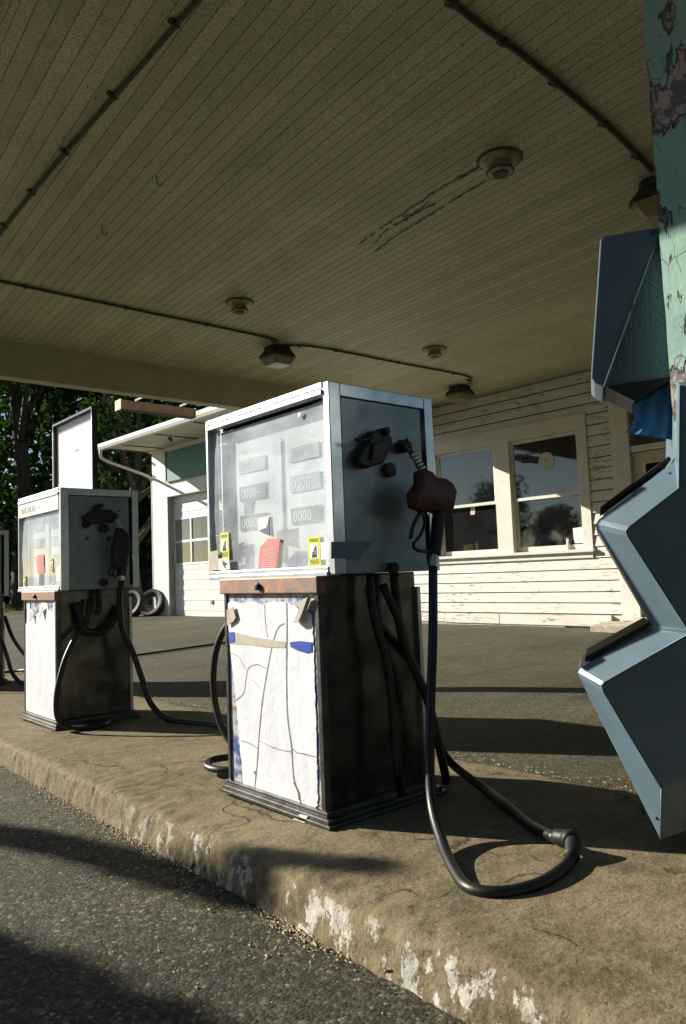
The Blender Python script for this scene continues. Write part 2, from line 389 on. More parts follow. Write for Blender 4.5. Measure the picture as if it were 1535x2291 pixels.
# ------------------------------------------------------------------ ground
def yslope(y): return max(-.12, min(.06, -.02*(y-2)))
def lane_z(y): return -.125 + yslope(y)
def lot_z(x, y):
    a = -.035 + yslope(y); wgt = max(0, min(1, (x-2.6)/5.5)); return a*(1-wgt) + .02*wgt
def gz(x, y):
    if x <= 1.7: return lane_z(y)
    if x >= 2.2: return lot_z(x, y)
    k = (x-1.7)/.5; return lane_z(y)*(1-k) + lot_z(x, y)*k
xs = [-400, -150, -60, -25, -10] + [-5+.5*i for i in range(13)] + [1.7, 2.2, 2.6] + [3+.5*i for i in range(14)] + [12, 16, 25, 60, 150, 400]
ys = [-300, -120, -40, -15, -6] + [-3+.5*i for i in range(40)] + [20, 26, 40, 80, 200, 500]
b = MB().mat('asphalt').mat('lot')
grid = [[b.b.verts.new((x, y, gz(x, y) + (.012*noise.noise(Vector((x*.7, y*.7, 0))) if -6 < x < 11 else 0))) for y in ys] for x in xs]
for i in range(len(xs)-1):
    for j in range(len(ys)-1):
        f = b.b.faces.new((grid[i][j], grid[i+1][j], grid[i+1][j+1], grid[i][j+1])); f.material_index = 0 if xs[i+1] <= 2.2 else 1
b.mats = ['asphalt', 'lot']
b.build('ground', smooth=True, kind='structure')

def kx(y): return 1.295 + .028*(y-1.9)      # kerb face line
b = MB().mat('concrete'); rings = []
prof = [(-.02, -.30), (-.015, -.12), (-.012, -.105), (-.010, -.09), (-.007, -.075), (-.004, -.06), (-.002, -.047), (.0, -.035), (.003, -.025), (.006, -.017), (.011, -.010), (.018, -.006), (.026, -.003), (.036, -.001), (.05, 0), (.07, 0), (.09, 0)] + [(.12+.08*i, 0) for i in range(14)] + [(1.25, 0), (1.34, -.008), (1.39, -.035), (1.41, -.10), (1.41, -.3)]
yy = -1.6
while yy < 13.5:
    ring = []
    for i, (px, pz) in enumerate(prof):
        x = kx(yy)+px; z = pz + yslope(yy)
        nz = noise.noise(Vector((x*5, yy*5, 1))); n2 = noise.noise(Vector((x*17, yy*17, pz*17+3)))
        n3 = noise.noise(Vector((x*48, yy*48, pz*48)))
        jn = sum(math.exp(-((yy-yj-.006*noise.noise(Vector((0, pz*30, yj))))/.006)**2) for yj in (2.36, 3.30)) if px < .11 else 0
        if px < .11: x += .006*nz + .008*n2 + .005*n3 + .010*jn*max(0, 1-px/.1); z -= .008*jn*(px > .0)*max(0, 1-px/.1); z += .003*n3 if pz > -.08 else 0; z += (.006*nz+.007*n2) if pz > -.08 else 0
        else: z += .002*nz + .001*n2
        if px > 1.3: x += .03*nz+.015*n2
        ring.append((x, yy, z))
    rings.append(ring); yy += (.012 if yy > .7 else .1) if yy < 4.5 else .12
b.loft(rings, cap=True, close=False); b.build('pump_island', smooth='auto', label='long low concrete pump island with worn white paint on its kerb', cat='kerb island')

# cracks as thin dark ribbons on the island, traced from the photo
b = MB().mat('stkblack')
def ribbon(b, pts, wd, lift):
    P = []
    for (x, y), (x2, y2) in zip(pts, pts[1:]):
        p, q = onz(x, y, 0), onz(x2, y2, 0); n = max(2, int((q-p).length/.02))
        for k in range(n): P.append(p.lerp(q, k/n))
    P = [Vector((p.x, p.y, yslope(p.y)+lift)) for p in P]
    for i in range(len(P)): P[i] += Vector((noise.noise(P[i]*9), noise.noise(P[i]*9+Vector((5, 5, 5))), 0))*.014
    for i in range(len(P)-1):
        d = (P[i+1]-P[i]).normalized().cross(Vector((0, 0, 1)))*wd*(.5+abs(noise.noise(P[i]*14))*1.6)
        b.f([P[i]-d, P[i]+d, P[i+1]+d, P[i+1]-d])
for pts in ([(563, 1818), (520, 1832), (488, 1843), (466, 1858)], [(1185, 2098), (1240, 2112), (1272, 2126), (1290, 2150)]):
    ribbon(b, pts, .0016, .0045)
b.build('island_crack_lines', 'stkblack', kind='structure')

# loose grit along the gutter and behind the island
def pebble(b, p, r):
    vs = [b.b.verts.new(Vector(p)+Vector((random.uniform(.6, 1.2)*r*x, random.uniform(.6, 1.2)*r*y, random.uniform(.3, .7)*r*z))) for x, y, z in ((1, 0, 0), (-.5, .87, 0), (-.5, -.87, 0), (0, 0, 1), (0, 0, -1))]
    for q in ((0, 1, 3), (1, 2, 3), (2, 0, 3), (1, 0, 4), (2, 1, 4), (0, 2, 4)): b.b.faces.new([vs[i] for i in q])
b = MB()
for k in range(1900):
    y = random.choice((random.gauss(2.85, .3), random.gauss(2.7, .25), random.uniform(2, 7), random.gauss(1.72, .1), random.gauss(3.9, .3)))
    if y < .8: continue
    e = abs(random.gauss(0, .028 if random.random() < .8 else .16)); x = kx(y) - .012 - e
    r = random.uniform(.0014, .0042)+max(0, random.gauss(0, .0024)); pebble(b, (x, y, lane_z(y)+r*.35+.004), r)
for k in range(420):
    y = random.uniform(.9, 6); x = random.uniform(.1, 1.25); r = random.uniform(.0015, .005); pebble(b, (x, y, lane_z(y)+r*.3+.004), r)
for k in range(700):
    y = random.uniform(1.2, 8); x = kx(y)+1.43+abs(random.gauss(0, .05)); r = random.uniform(.002, .008); pebble(b, (x, y, lot_z(x, y)+r*.3+.004), r)
b.build('gutter_grit', 'stone', kind='stuff', label='pale grit and leaf litter gathered along the kerb', cat='grit')
def leafmesh(name, p, L, ang, curl, label):
    b = MB(); p = Vector(p); d = Vector((math.cos(ang), math.sin(ang), 0)); s = Vector((-d.y, d.x, 0)); rows = []
    for i in range(9):
        t = i/8; wv = L*.2*math.sin(math.pi*min(1, t*1.02))**.8; z = curl*math.sin(math.pi*t)
        rows.append([p+d*L*(t-.5)+s*wv+Vector((0, 0, z+.004)), p+d*L*(t-.5)+Vector((0, 0, z)), p+d*L*(t-.5)-s*wv+Vector((0, 0, z+.006))])
    b.loft(rows, cap=False, close=False); b.build(name, 'dryleaf', label=label, cat='leaf')
M['dryleaf'] = simple('dry_curled_leaf', (.55, .50, .16), (.42, .24, .07), 60, .6)
p = onz(885, 2200, -.12); leafmesh('fallen_leaf', (p.x, p.y, lane_z(p.y)+.014), .055, -1.0, .008, 'curled yellow brown leaf lying on the asphalt below the kerb')
p = onz(1105, 2280, -.12); leafmesh('fallen_leaf', (p.x, p.y, lane_z(p.y)+.014), .05, -.9, .008, 'pale leaf lying at the very bottom edge below the kerb')

b = MB()   # coarse aggregate standing proud of the worn lane asphalt
rnd0 = random.Random(3)
for k in range(17000):
    y = .75+rnd0.random()**1.5*4.6; x = rnd0.uniform(.35, 1.31) if y < 2.2 else rnd0.uniform(.35+.22*(y-2.2), 1.33)
    if x > kx(y)-.02: continue
    r = rnd0.uniform(.0018, .0046); pebble(b, (x, y, lane_z(y)-r*.05+.006*noise.noise(Vector((x*.7, y*.7, 0)))), r)
b.build('asphalt_aggregate', 'aggregate', kind='stuff', label='coarse dark aggregate in the worn surface of the drive lane', cat='aggregate')

b = MB()   # black bell hose across the lot
b.tube([(2.0, 9.05, lot_z(2.6, 9)+.015), (3.4, 9.12, lot_z(3.4, 9)+.015), (4.4, 9.08, lot_z(4.4, 9)+.015), (5.6, 9.05, lot_z(5.6, 9)+.018), (8.4, 8.9, .045)], .014, 8)
b.build('driveway_bell_hose', 'black', smooth=True, label='thin black rubber hose lying across the lot toward the office wall', cat='hose')

# ------------------------------------------------------------------ canopy
ZC = 3.37; X0 = .84; Y0, Y1 = .2, 8.0
root = empty('canopy', (0, 0, 0), 'painted beadboard canopy roof spanning from the pump island to the office', 'canopy')
b = MB(); BW = .083; sh = .056
def ccx(x, y): return x + sh*(y-4)
sec = []; x = X0 - .3
while x < 9.4:
    sec += [(x, 0), (x+BW-.007, 0), (x+BW-.0055, .006), (x+BW-.0015, .006)]; x += BW
for (xa, za), (xb, zb) in zip(sec, sec[1:]):
    pa = [(max(X0+.02, ccx(xx, yv)), yv, ZC+zz) for xx, zz, yv in ((xa, za, Y0), (xb, zb, Y0), (xb, zb, Y1), (xa, za, Y1))]
    b.f(pa)
cb = b; cb.mats = ['ceiling', 'grime_lapshade']
MB().box(X0, 9.05, Y0, Y1+.18, ZC+.03, ZC+.30).build('roof_slab', 'roof', root)
MB().box(X0-.02, 8.66, Y1, Y1+.16, 2.995, ZC+.31).build('fascia_beam', 'beam', root, bevel=.006)
MB().box(X0-.14, X0+.02, Y0-.1, Y1+.17, 3.24, ZC+.315).build('fascia_beam', 'beam', root, bevel=.006)
MB().box(X0+.021, 8.95, Y0-.12, Y0+.03, 3.0, ZC+.312).build('fascia_beam', 'beam', root, bevel=.006)
MB().box(X0-.18, 8.60, Y1+.161, Y1+.185, 3.05, ZC+.33).build('fascia_trim', 'trim', root)
# left-over residue of an old fixture, raised on the ceiling boards
b = cb; b.mi = 1
for pts, wd in (([(1075, 370), (1000, 412), (930, 458), (860, 505), (795, 552)], .012), ([(1105, 392), (1040, 432), (960, 482), (890, 525), (838, 562)], .012),
                ([(1095, 362), (1020, 405)], .010), ([(975, 455), (940, 470), (905, 492), (880, 503)], .02), ([(960, 450), (930, 475), (900, 485)], .016), ([(870, 510), (835, 545)], .01)):
    P = catmull([onz(x, y, ZC-.001) for x, y in pts], 14) if len(pts) > 2 else [onz(*pts[0], ZC-.001).lerp(onz(*pts[1], ZC-.001), i/10) for i in range(11)]
    for i in range(len(P)):
        P[i] = P[i] + Vector((noise.noise(P[i]*22)*.012, 0, -.002))
    for i in range(len(P)-1):
        if noise.noise(P[i]*6) < -.5: continue
        s = Vector((1, 0, 0))*wd*(.35+1.3*abs(noise.noise(P[i]*26)))
        b.f([P[i]-s, P[i]+s, P[i+1]+s, P[i+1]-s])
for k in range(70):
    p = Vector((random.uniform(1, 8), random.uniform(1.6, 7.8), ZC-.0025)); a = random.uniform(.9, 2.2); L = random.uniform(.01, .045)
    d = Vector((math.cos(a), math.sin(a), 0))*L; s = Vector((-d.y, d.x, 0))*.08; m = p+d*.5+s*2.5
    b.f([p-s*.4, p+s*.4, m+s, m-s]); b.f([m-s, m+s, p+d+s*.3, p+d-s*.3])
cme = b.build('ceiling', None, root)

def conduit(pts, r, label, clips):
    c = MB().tube(pts, r, 8, 6).build('conduit', 'conduit', smooth=True, label=label, cat='conduit')
    P = [Vector(p) for p in pts]
    for i in range(clips):
        t = (i+.5)/clips*(len(P)-1); k = int(t); p = P[k].lerp(P[min(k+1, len(P)-1)], t-k); d = (P[min(k+1, len(P)-1)]-P[k]).normalized()
        q = MB().tube([p-d*.012, p+d*.012], r*1.5, 8, 1)
        s = Vector((-d.y, d.x, 0)); a = p+s*.022; q.box(a.x-.014, a.x+.014, a.y-.014, a.y+.014, ZC-.012, ZC-.001)
        q.build('clip', 'conduit', c)
zc = ZC-.016
conduit([(1.59, .8, zc), (1.6, 2.73, zc), (1.585, 4.2, zc), (1.59, 5.5, zc), (1.6, 6.37, zc)], .013, 'dark conduit running lengthwise over the pumps along the ceiling', 9)
conduit([(1.6, 6.38, zc), (3.1, 6.385, zc), (4.5, 6.39, zc), (4.75, 6.5, zc)], .013, 'dark conduit from the left edge of the ceiling to the middle boxy lamp', 5)
conduit([(4.85, 6.5, zc), (5.2, 6.36, zc), (6.4, 6.32, zc), (7.6, 6.28, zc), (7.95, 6.5, zc)], .013, 'dark conduit between the middle boxy lamp and the lamp by the wall', 5)
conduit([(1.6, 1.9, zc), (2.5, 2.03, zc), (3.08, 2.05, zc), (3.9, 2.11, zc), (4.62, 2.2, zc)], .015, 'dark bowed conduit from the top of the picture to the lamp behind the green post', 6)

def lamp(loc, rz, label, s=.76):
    r = empty('canopy_lamp', loc, label, 'lamp', 'boxy dark lamps under the canopy ceiling', rz)
    def sq(h, z, c=.25):
        h *= s; k = h*c; return [(h-k, -h, z*s), (h, -h+k, z*s), (h, h-k, z*s), (h-k, h, z*s), (-h+k, h, z*s), (-h, h-k, z*s), (-h, -h+k, z*s), (-h+k, -h, z*s)]
    MB().loft([sq(.15, 0), sq(.155, -.05), sq(.21, -.13), sq(.215, -.165)]).build('housing', 'housing', r)
    MB().loft([sq(.20, -.166), sq(.19, -.20), sq(.145, -.27), sq(.13, -.275)]).build('lens', 'lens', r)
lamp((4.85, 6.66, ZC), .05, 'boxy dark ceiling lamp in the middle of the canopy ceiling')
lamp((8.02, 6.75, ZC), .0, 'boxy dark ceiling lamp nearest the siding wall above the large pump')
lamp((4.86, 2.22, ZC), .1, 'boxy dark ceiling lamp half hidden behind the green post', .95)
def socket(p, r, label, bulb=True):
    o = empty('lamp_socket', (p.x, p.y, ZC), label, 'lamp socket', 'empty round lamp sockets on the ceiling')
    MB().lathe((0, 0, 0), [(r, 0), (r*1.0, -.012), (r*.86, -.03), (r*.8, -.034), (r*.55, -.036)]).build('base', 'socket', o, smooth='auto')
    MB().lathe((0, 0, 0), [(r*1.16, -.001), (r*1.14, -.006), (r*1.0, -.008)]).build('dirt_ring', 'grime_lapshade', o)
    MB().lathe((0, 0, 0), [(r*.5, -.036), (r*.62, -.06), (r*.66, -.085), (r*.5, -.095)]).build('collar', 'socket', o, smooth='auto')
    MB().lathe((0, 0, 0), [(r*.40, -.095), (r*.38, -.104), (r*.1, -.107)]).build('lamp_hole', 'grime_lapshade', o)
    b = MB(); b.lathe((0, 0, 0), [(r*.67, -.078), (r*.70, -.082), (r*.67, -.088)]).build('rim', 'grime_lapshade', o)
socket(onz(1118, 356, ZC), .125, 'large round white lamp socket with streaks of residue beside it')
socket(onz(536, 676, ZC), .115, 'small round dark lamp socket above the left conduit')
socket(onz(972, 780, ZC), .125, 'faint round lamp socket between the two boxy lamps')
def hook(q, label):
    p = onz(*q, ZC)
    MB().tube([p, p+Vector((0, 0, -.035)), p+Vector((.012, -.004, -.06)), p+Vector((.03, -.01, -.058)), p+Vector((.034, -.012, -.04))], .0035, 6).build('ceiling_hook', 'conduit', smooth=True, label=label, cat='hook')
hook((350, 392), 'small wire hook in the ceiling, the one nearer the middle')
hook((228, 505), 'small bent wire hook in the ceiling nearer the left edge')

# ------------------------------------------------------------------ posts
POSTN = .17
def post(x, y, label):
    r = empty('canopy_post', (x, y, 0), label, 'post')
    b = MB(); n = 60; rings = []
    for i in range(n+1):
        z = -.02+3.02*i/n
        j = lambda k: .0035*noise.noise(Vector((k*3.1, z*9, 0)))
        rings.append([(0+j(0), 0+j(1), z), (0+j(2)+.004, -.004, z), (POSTN, -.0, z), (POSTN, POSTN, z), (0+j(3), POSTN+j(4), z)])
    b.loft(rings); b.build('shaft', 'greenpeel', r)
    MB().box(-.03, POSTN+.03, -.03, POSTN+.03, -.02, .09).build('footing', 'found', r, bevel=.01)
post(2.14, .84, 'square wooden post with thick peeling pale green paint by the blue grey unit')
post(1.9, 8.01+.2, 'square post with peeling green paint at the far end of the island')

# ------------------------------------------------------------------ windshield service unit
az = R(211); NV = Vector((math.cos(az), math.sin(az), 0)); P0 = Vector((1.339, .677, .821)) ; P0 = CP + (P0-CP)*1.58
unit = empty('windshield_service_unit', (2.1, 1.1, .1), 'blue grey moulded plastic service station unit with stepped trays mounted by the green post', 'service unit')
UL = Vector(unit.location)
def up_(x, y, dn): return onp(x, y, P0+NV*dn, NV) - UL
out = [(1511, 850), (1511, 1030), (1340, 1162), (1333, 1172), (1336, 1184), (1460, 1398), (1460, 1410), (1298, 1494), (1292, 1502), (1296, 1516), (1478, 1878), (1700, 1800), (1700, 850)]
inn = [(1521, 862), (1519, 1092), (1408, 1178), (1400, 1188), (1404, 1200), (1538, 1408), (1538, 1420), (1352, 1526), (1346, 1534), (1350, 1548), (1480, 1764), (1690, 1690), (1690, 862)]
A_ = [up_(x, y, 0) for x, y in out]; B_ = [up_(x, y, .07) for x, y in inn]
Bk = [p - NV*.30 for p in A_]; Bk2 = [B_[i] - NV*(.30+.14) for i in range(len(B_))]
b = MB()
b.mat('unitedge'); b.mat('unit')
b.mi = 0; b.loft([A_, Bk], cap=False); b.loft([A_, B_], cap=False); b.loft([Bk, Bk2], cap=False)
b.mi = 1; b.f(B_); b.f(Bk2); b.f([up_(1480, 1764, .0701), up_(1690, 1690, .0701), up_(1700, 1800, 0.0005), up_(1478, 1878, 0.0005)])
bmesh.ops.remove_doubles(b.b, verts=b.b.verts, dist=.0004)
b.build('body', None, unit, bevel=.0035)
# raised ridge along the bevel line
b = MB(); b.tube([p + NV*.0005 for p in B_[:11]], .0022, 6, 1); b.tube([B_[10]+NV*.0005, A_[10]+NV*.001], .0022, 6, 1); b.build('moulding_ridge', 'unitedge', unit, smooth=True)
# hood of the towel dispenser
hA = [up_(x, y, -.03) for x, y in ((1350, 528), (1343, 536), (1322, 845), (1330, 856), (1350, 866), (1480, 515), (1478, 507))]
hB = [p - NV*.24 for p in hA]
b = MB(); b.loft([hA, hB]); bmesh.ops.remove_doubles(b.b, verts=b.b.verts, dist=.0003); b.build('hood', 'unitedge', unit, bevel=.004)
hs = [up_(x, y, -.05) for x, y in ((1478, 512), (1353, 862), (1372, 863), (1495, 845), (1540, 842), (1540, 500))]
MB().loft([hs, [p-NV*.20 for p in hs]]).build('hood_side', 'unit', unit, bevel=.003)
b = MB(); b.tube([up_(1480, 511, -.028), up_(1415, 690, -.028), up_(1352, 865, -.028)], .0035, 8, 1); b.build('hood_rim', 'unitedge', unit, smooth=True)
lp = [up_(x, y, -.045) for x, y in ((1358, 866), (1420, 897), (1428, 893), (1500, 850), (1500, 846), (1372, 862))]
MB().loft([lp, [p-NV*.2 for p in lp]]).build('hood_underside', 'blackp', unit)
b = MB(); b.lathe((0, 0, 0), [(.004, 0), (.004, .004), (.001, .005)], 10, 'Y'); o = b.build('screw', 'blackp', unit); o.location = up_(1462, 521, -.027)
for q in ((1500, 1060, .02), (1380, 1180, .03), (1500, 1395, .03), (1330, 1512, .03), (1470, 1830, .02)):
    b = MB(); b.lathe((0, 0, 0), [(.005, 0), (.005, .003), (.002, .0035)], 10, 'Y'); o = b.build('screw', 'blackp', unit); o.location = up_(q[0], q[1], q[2])
for (x0, y0, x1, y1) in ((1340, 1143, 1500, 1024), (1306, 1478, 1455, 1396)):
    d = (up_(x1, y1, -.02)-up_(x0, y0, -.02)).normalized(); nn = Vector((0, 0, 1)) - d*d.z; nn.normalize()
    a = up_(x0, y0, -.02) - nn*.006; c = up_(x1, y1, -.02) - nn*.006
    q = [a, a+nn*.013+d*.01, c+nn*.013, c]
    MB().loft([q, [p-NV*.22 for p in q]]).build('tray_lid', 'blackp', unit, bevel=.003)
# towel
b = MB(); rows = []
cols = [(1436, 1505), (1422, 1507), (1413, 1507), (1420, 1507), (1412, 1507), (1398, 1507)]
yv = [852, 885, 910, 935, 955, 968]; yr = [852, 885, 915, 945, 968, 985]
for k, (c, y, y2) in enumerate(zip(cols, yv, yr)):
    row = []
    for i in range(9):
        u = i/8; row.append(up_(c[0]+(c[1]-c[0])*u, y+(y2-y)*u, -.11+.012*math.sin(i*1.9+k*.7)))
    rows.append(row)
b.loft(rows, cap=False, close=False); b.build('towel', 'towel', smooth=True)
tw = bpy.data.objects['towel']; tw.location = UL; tw.name = 'paper_towel'; tag(tw, 'blue paper towel hanging out from under the hood of the blue grey unit', 'towel')

# ------------------------------------------------------------------ fuel pumps
HX, HYW = .522, .825
def sticker(b, x, y, z, wd, ht):   # yellow notice with a dark picture, on plane x facing -x
    b.mat('yellow'); b.box(x-.0012, x, y-wd/2, y+wd/2, z-ht/2, z+ht/2)
    b.mat('stkwhite'); b.box(x-.0018, x-.0013, y-wd*.36, y+wd*.36, z-ht*.22, z+ht*.26)
    b.mat('stkblack'); q = x-.0024
    for (a0, a1, c0, c1) in ((-.2, -.1, -.16, .2), (-.05, .03, -.16, .06), (.05, .15, -.16, .0), (-.22, .2, -.2, -.12), (-.08, -.01, .06, .13)):
        b.box(q, q+.0005, y+wd*a0, y+wd*a1, z+ht*c0, z+ht*c1)
    for k in range(3): b.box(q, q+.0005, y-wd*.38, y+wd*.38, z+ht*(.33+.04*k), z+ht*(.345+.04*k))
    for k in range(4): b.box(q, q+.0005, y-wd*.38, y+wd*.38, z-ht*(.28+.045*k), z-ht*(.265+.045*k))
def make_pump(loc, label, variant):
    X, Y, Z = loc
    r = empty('fuel_pump', loc, label, 'fuel pump')
    L = lambda p: Vector(p) - Vector(loc)
    s = .945 if variant != 1 else 1.0
    H0, H1 = .845, 1.512
    if variant != 1: H0, H1 = .862, 1.512
    # lower cabinet: carcass, side cladding, panel
    MB().box(.031, .50, .112, .70, .045, H0-.001).build('lower_cabinet', 'stainless', r, bevel=.006)
    MB().box(.0, .03, .095, .118, .03, H0-.06).build('corner_trim', 'base', r, bevel=.003)
    MB().box(.0, .03, .694, .712, .03, H0-.06).build('corner_trim', 'base', r, bevel=.003)
    MB().box(.492, .512, .095, .118, .03, H0-.06).build('corner_trim', 'alu', r, bevel=.003)
    b = MB(); b.box(-.03, .55, -.01+.05, .735, .0, .014); b.box(-.022, .54, .055, .728, .0135, .028); b.box(-.01, .53, .075, .72, .0275, .046)
    b.build('base_plate', 'base', r, bevel=.003)
    MB().box(.008, .0305, .118, .694, .046, H0-.065).build('front_panel', 'backing', r)
    b = MB(); b.box(-.012, .030, .085, .725, H0-.062, H0-.002); b.build('rusty_rail', 'rust', r, bevel=.004)
    b = MB(); b.lathe((-.012, .44, H0-.035), [(.014, 0), (.014, -.012), (.008, -.016), (.002, -.016)], 14, 'X'); b.build('lock', 'blackp', r)
    # head
    b = MB(); b.box(.07, HX-.002, .004, HYW-.004, H0+.0, H0+.02); b.box(.07, HX-.002, .004, HYW-.004, H1-.02, H1-.001)
    b.box(.07, HX-.002, HYW-.024, HYW-.004, H0+.02, H1-.02); b.box(HX-.02, HX-.004, .004, HYW-.03, H0+.02, H1-.02)
    b.build('head_cabinet', 'side', r)
    MB().box(.055, .455, .001, .022, H0+.002, H1-.05).build('side_panel', 'side', r, bevel=.002)
    for q in ((.0, .052, -.003, .03, H0, H1), (HX-.045, HX, -.003, .03, H0, H1), (.0, .05, HYW-.016, HYW+.002, H0, H1), (HX-.05, HX, HYW-.016, HYW+.002, H0, H1)):
        MB().box(*q).build('head_corner_trim', 'alu', r, bevel=.003)
    MB().box(.0525, HX-.0455, -.001, .03, H1-.047, H1-.0005).build('head_top_trim', 'alu', r, bevel=.003)
    fr = MB(); fr.box(-.004, .05, .0305, HYW-.0165, H1-.018, H1+.002); fr.box(-.008, .03, .0305, HYW-.0165, H1-.042, H1-.024); fr.box(.004, .04, .0305, HYW-.0165, H1-.024, H1-.018)
    fr.build('glass_top_rail', 'alu', r, bevel=.002); fr = MB(); fr.box(-.010, .05, .0305, HYW-.0165, H0-.004, H0+.012); fr.box(-.004, .04, .0305, HYW-.0165, H0+.0125, H0+.03)
    fr.build('glass_bottom_rail', 'alu', r, bevel=.002)
    # dial plate behind the glass with counters
    pl = MB(); pl.box(.062, .07, .032, HYW-.018, H0+.03, H1-.045); plate = pl.build('dial_plate', 'dial', r)
    zt = H1-.14
    for row, (z0, hh) in enumerate(((zt-.10, .052), (zt-.215, .06), (zt-.335, .06))):
        for (ya, yb) in ((.13, .31), (.47, .66)):
            b = MB(); b.mat('dispgrey' if row == 0 or ya < .4 and row == 1 else 'dispdark').box(.056, .0615, ya, yb, z0, z0+hh)
            b.mat('dial').box(.054, .0555, ya-.004, yb+.004, z0+hh+.001, z0+hh+.004)
            b.build('counter_window', None, plate)
            t = text('0000' if row else '000', hh*.95, .0006, (.0550, yb-.012, z0+hh*.16), (0, -1, 0), (0, 0, 1), 'dial' if row else 'dispgrey', 'digits', plate)
    b = MB(); b.box(.054, .0615, .36, .37, H0+.05, zt); b.build('divider', 'alu', plate)
    if variant != 1:
        MB().box(-.003, .03, .032, HYW-.018, H1-.135, H1-.043).build('header_strip', 'signwhite', r)
        t = text('UNLEADED  +', .062, .0008, (-.004, HYW-.07, H1-.112), (0, -1, 0), (0, 0, 1), 'faintprint', 'lettering', r)
    # glass
    zt2 = H1-.05 if variant == 1 else H1-.136
    b = MB(); gy = [.032+(HYW-.05)*i/12 for i in range(13)]
    sag = lambda t: .0 if variant != 1 else -.022*math.sin(math.pi*min(1, t*1.1))
    ring = [[(.018, y, H0+.026) for y in gy], [(.012, y, H0+.25) for y in gy], [(.016, y, zt2-.1) for y in gy], [(.022, y, zt2+sag(i/12)) for i, y in enumerate(gy)]]
    b.loft(ring, cap=False, close=False); b.build('glass', 'pumpglass', r, smooth=True)
    # notices
    b = MB()
    if variant == 1:
        for q in ((502, 1221), (703, 1234)):
            b = MB(); p = L(onx(*q, X+.008)); sticker(b, .0095, p.y, p.z, .068, .106); b.build('yellow_sticker', None, r)
    else:
        for q in ((115, 1265), (54, 1303)):
            p = L(onx(*q, X+.008)) if variant == 2 else Vector((0, .25+.3*(q[0] < 60), .98)); b = MB(); sticker(b, .0105, p.y, p.z, .05, .09); b.build('yellow_sticker', None, r)
    if variant < 3:
        def quad(pts, X_, m, name, th=.001, par=r):
            Pp = [L(onx(x, y, X_)) for x, y in pts]; return MB().prism(Pp, (th, 0, 0)).build(name, m, par)
        if variant == 1:
            quad([(600, 1205), (627, 1205), (620, 1268), (577, 1278), (582, 1225)], X+.0085, 'stkred', 'red_notice')
            b = MB()
            for k in range(11):
                y0 = 1226+k*4.4; a = L(onx(585+1.0*(10-k)*.2, y0+3, X+.0078)); c = L(onx(618, y0, X+.0078)); b.prism([a, c, c+Vector((0, 0, -.0022)), a+Vector((0, 0, -.0022))], (-.0005, 0, 0))
            b.build('notice_text', 'pink', r)
            quad([(577, 1160), (604, 1153), (605, 1198), (577, 1190)], X+.0075, 'stkwhite', 'torn_decal')
            quad([(602, 1156), (596, 1180), (578, 1188), (603, 1198)], X+.0060, 'navy', 'torn_decal_print')
            quad([(467, 1235), (487, 1231), (490, 1274), (468, 1278)], X-.001, 'beige', 'tape_scrap')
            quad([(487, 1250), (512, 1248), (515, 1274), (486, 1276)], X-.0008, 'stkwhite', 'paper_scrap')
            quad([(497, 1253), (509, 1262), (503, 1265), (504, 1273), (498, 1262)], X-.0022, 'stkblack', 'paper_scrap_print')
            quad([(717, 1214), (742, 1210), (742, 1250), (719, 1252)], X+.001, 'dial', 'tape_scrap')
            p = ony(741, 1212, Y-.0045); q2 = ony(835, 1212, Y-.0045); p2 = ony(741, 1250, Y-.0045); q3 = ony(805, 1250, Y-.0045)
            MB().prism([L(p), L(q2), L(q3), L(p2)], (0, .001, 0)).build('blue_tape', 'bluetape', r)
            quad([(545, 1125), (565, 1118), (560, 1150), (548, 1160)], X+.055, 'dispdark', 'inner_card')
            quad([(620, 1190), (645, 1180), (636, 1215), (618, 1212)], X+.050, 'dispdark', 'inner_card')
            quad([(520, 1222), (548, 1212), (530, 1252), (512, 1262)], X+.050, 'dispdark', 'inner_card')
            o = MB().lathe((0, 0, 0), [(.011, 0), (.011, -.002), (.003, -.0025)], 16, 'X').build('rust_spot', 'rust', r); o.location = L(onx(671, 929, X+.012))
        else:
            quad([(83, 1242), (98, 1240), (98, 1282), (84, 1284)], X+.009, 'stkred', 'red_notice')
            quad([(88, 1284), (95, 1284), (94, 1310), (87, 1310)], X+.008, 'unitedge', 'blue_strip')
            quad([(126, 1270), (136, 1269), (136, 1300), (126, 1301)], X+.007, 'stkwhite', 'white_notice')
    # front sheet
    if variant == 1:
        xs_ = X-.004+.008
        ol = [(509, 1352), (520, 1345), (545, 1350), (560, 1345), (585, 1352), (598, 1348), (620, 1345), (636, 1346), (650, 1350), (664, 1356), (680, 1366), (697, 1372), (702, 1450), (704, 1540), (707, 1620), (709, 1700), (711, 1805), (700, 1808), (680, 1812), (650, 1806), (630, 1797), (600, 1790), (570, 1782), (545, 1768), (541, 1720), (536, 1660), (530, 1590), (520, 1500), (512, 1420)]
        ol2 = []
        for k in range(len(ol)):
            (xa, ya_), (xb, yb_) = ol[k], ol[(k+1) % len(ol)]; n_ = max(1, int(math.hypot(xb-xa, yb_-ya_)/5))
            for q_ in range(n_):
                u_ = q_/n_; v_ = Vector((xa+(xb-xa)*u_, ya_+(yb_-ya_)*u_, 0)); amp = 4.5 if v_.y < 1375 or v_.y > 1760 else 2.0
                ol2.append((v_.x+amp*noise.noise(v_*.09), v_.y+amp*1.3*noise.noise(v_*.11+Vector((9, 9, 9)))))
        Pp = [L(onx(x, y, xs_)) for x, y in ol2]; b = MB(); b.mats = ['sheet', 'crack', 'rust', 'beige', 'bluepaint']; b.prism(Pp, (.0025, 0, 0)); b.mi = 1
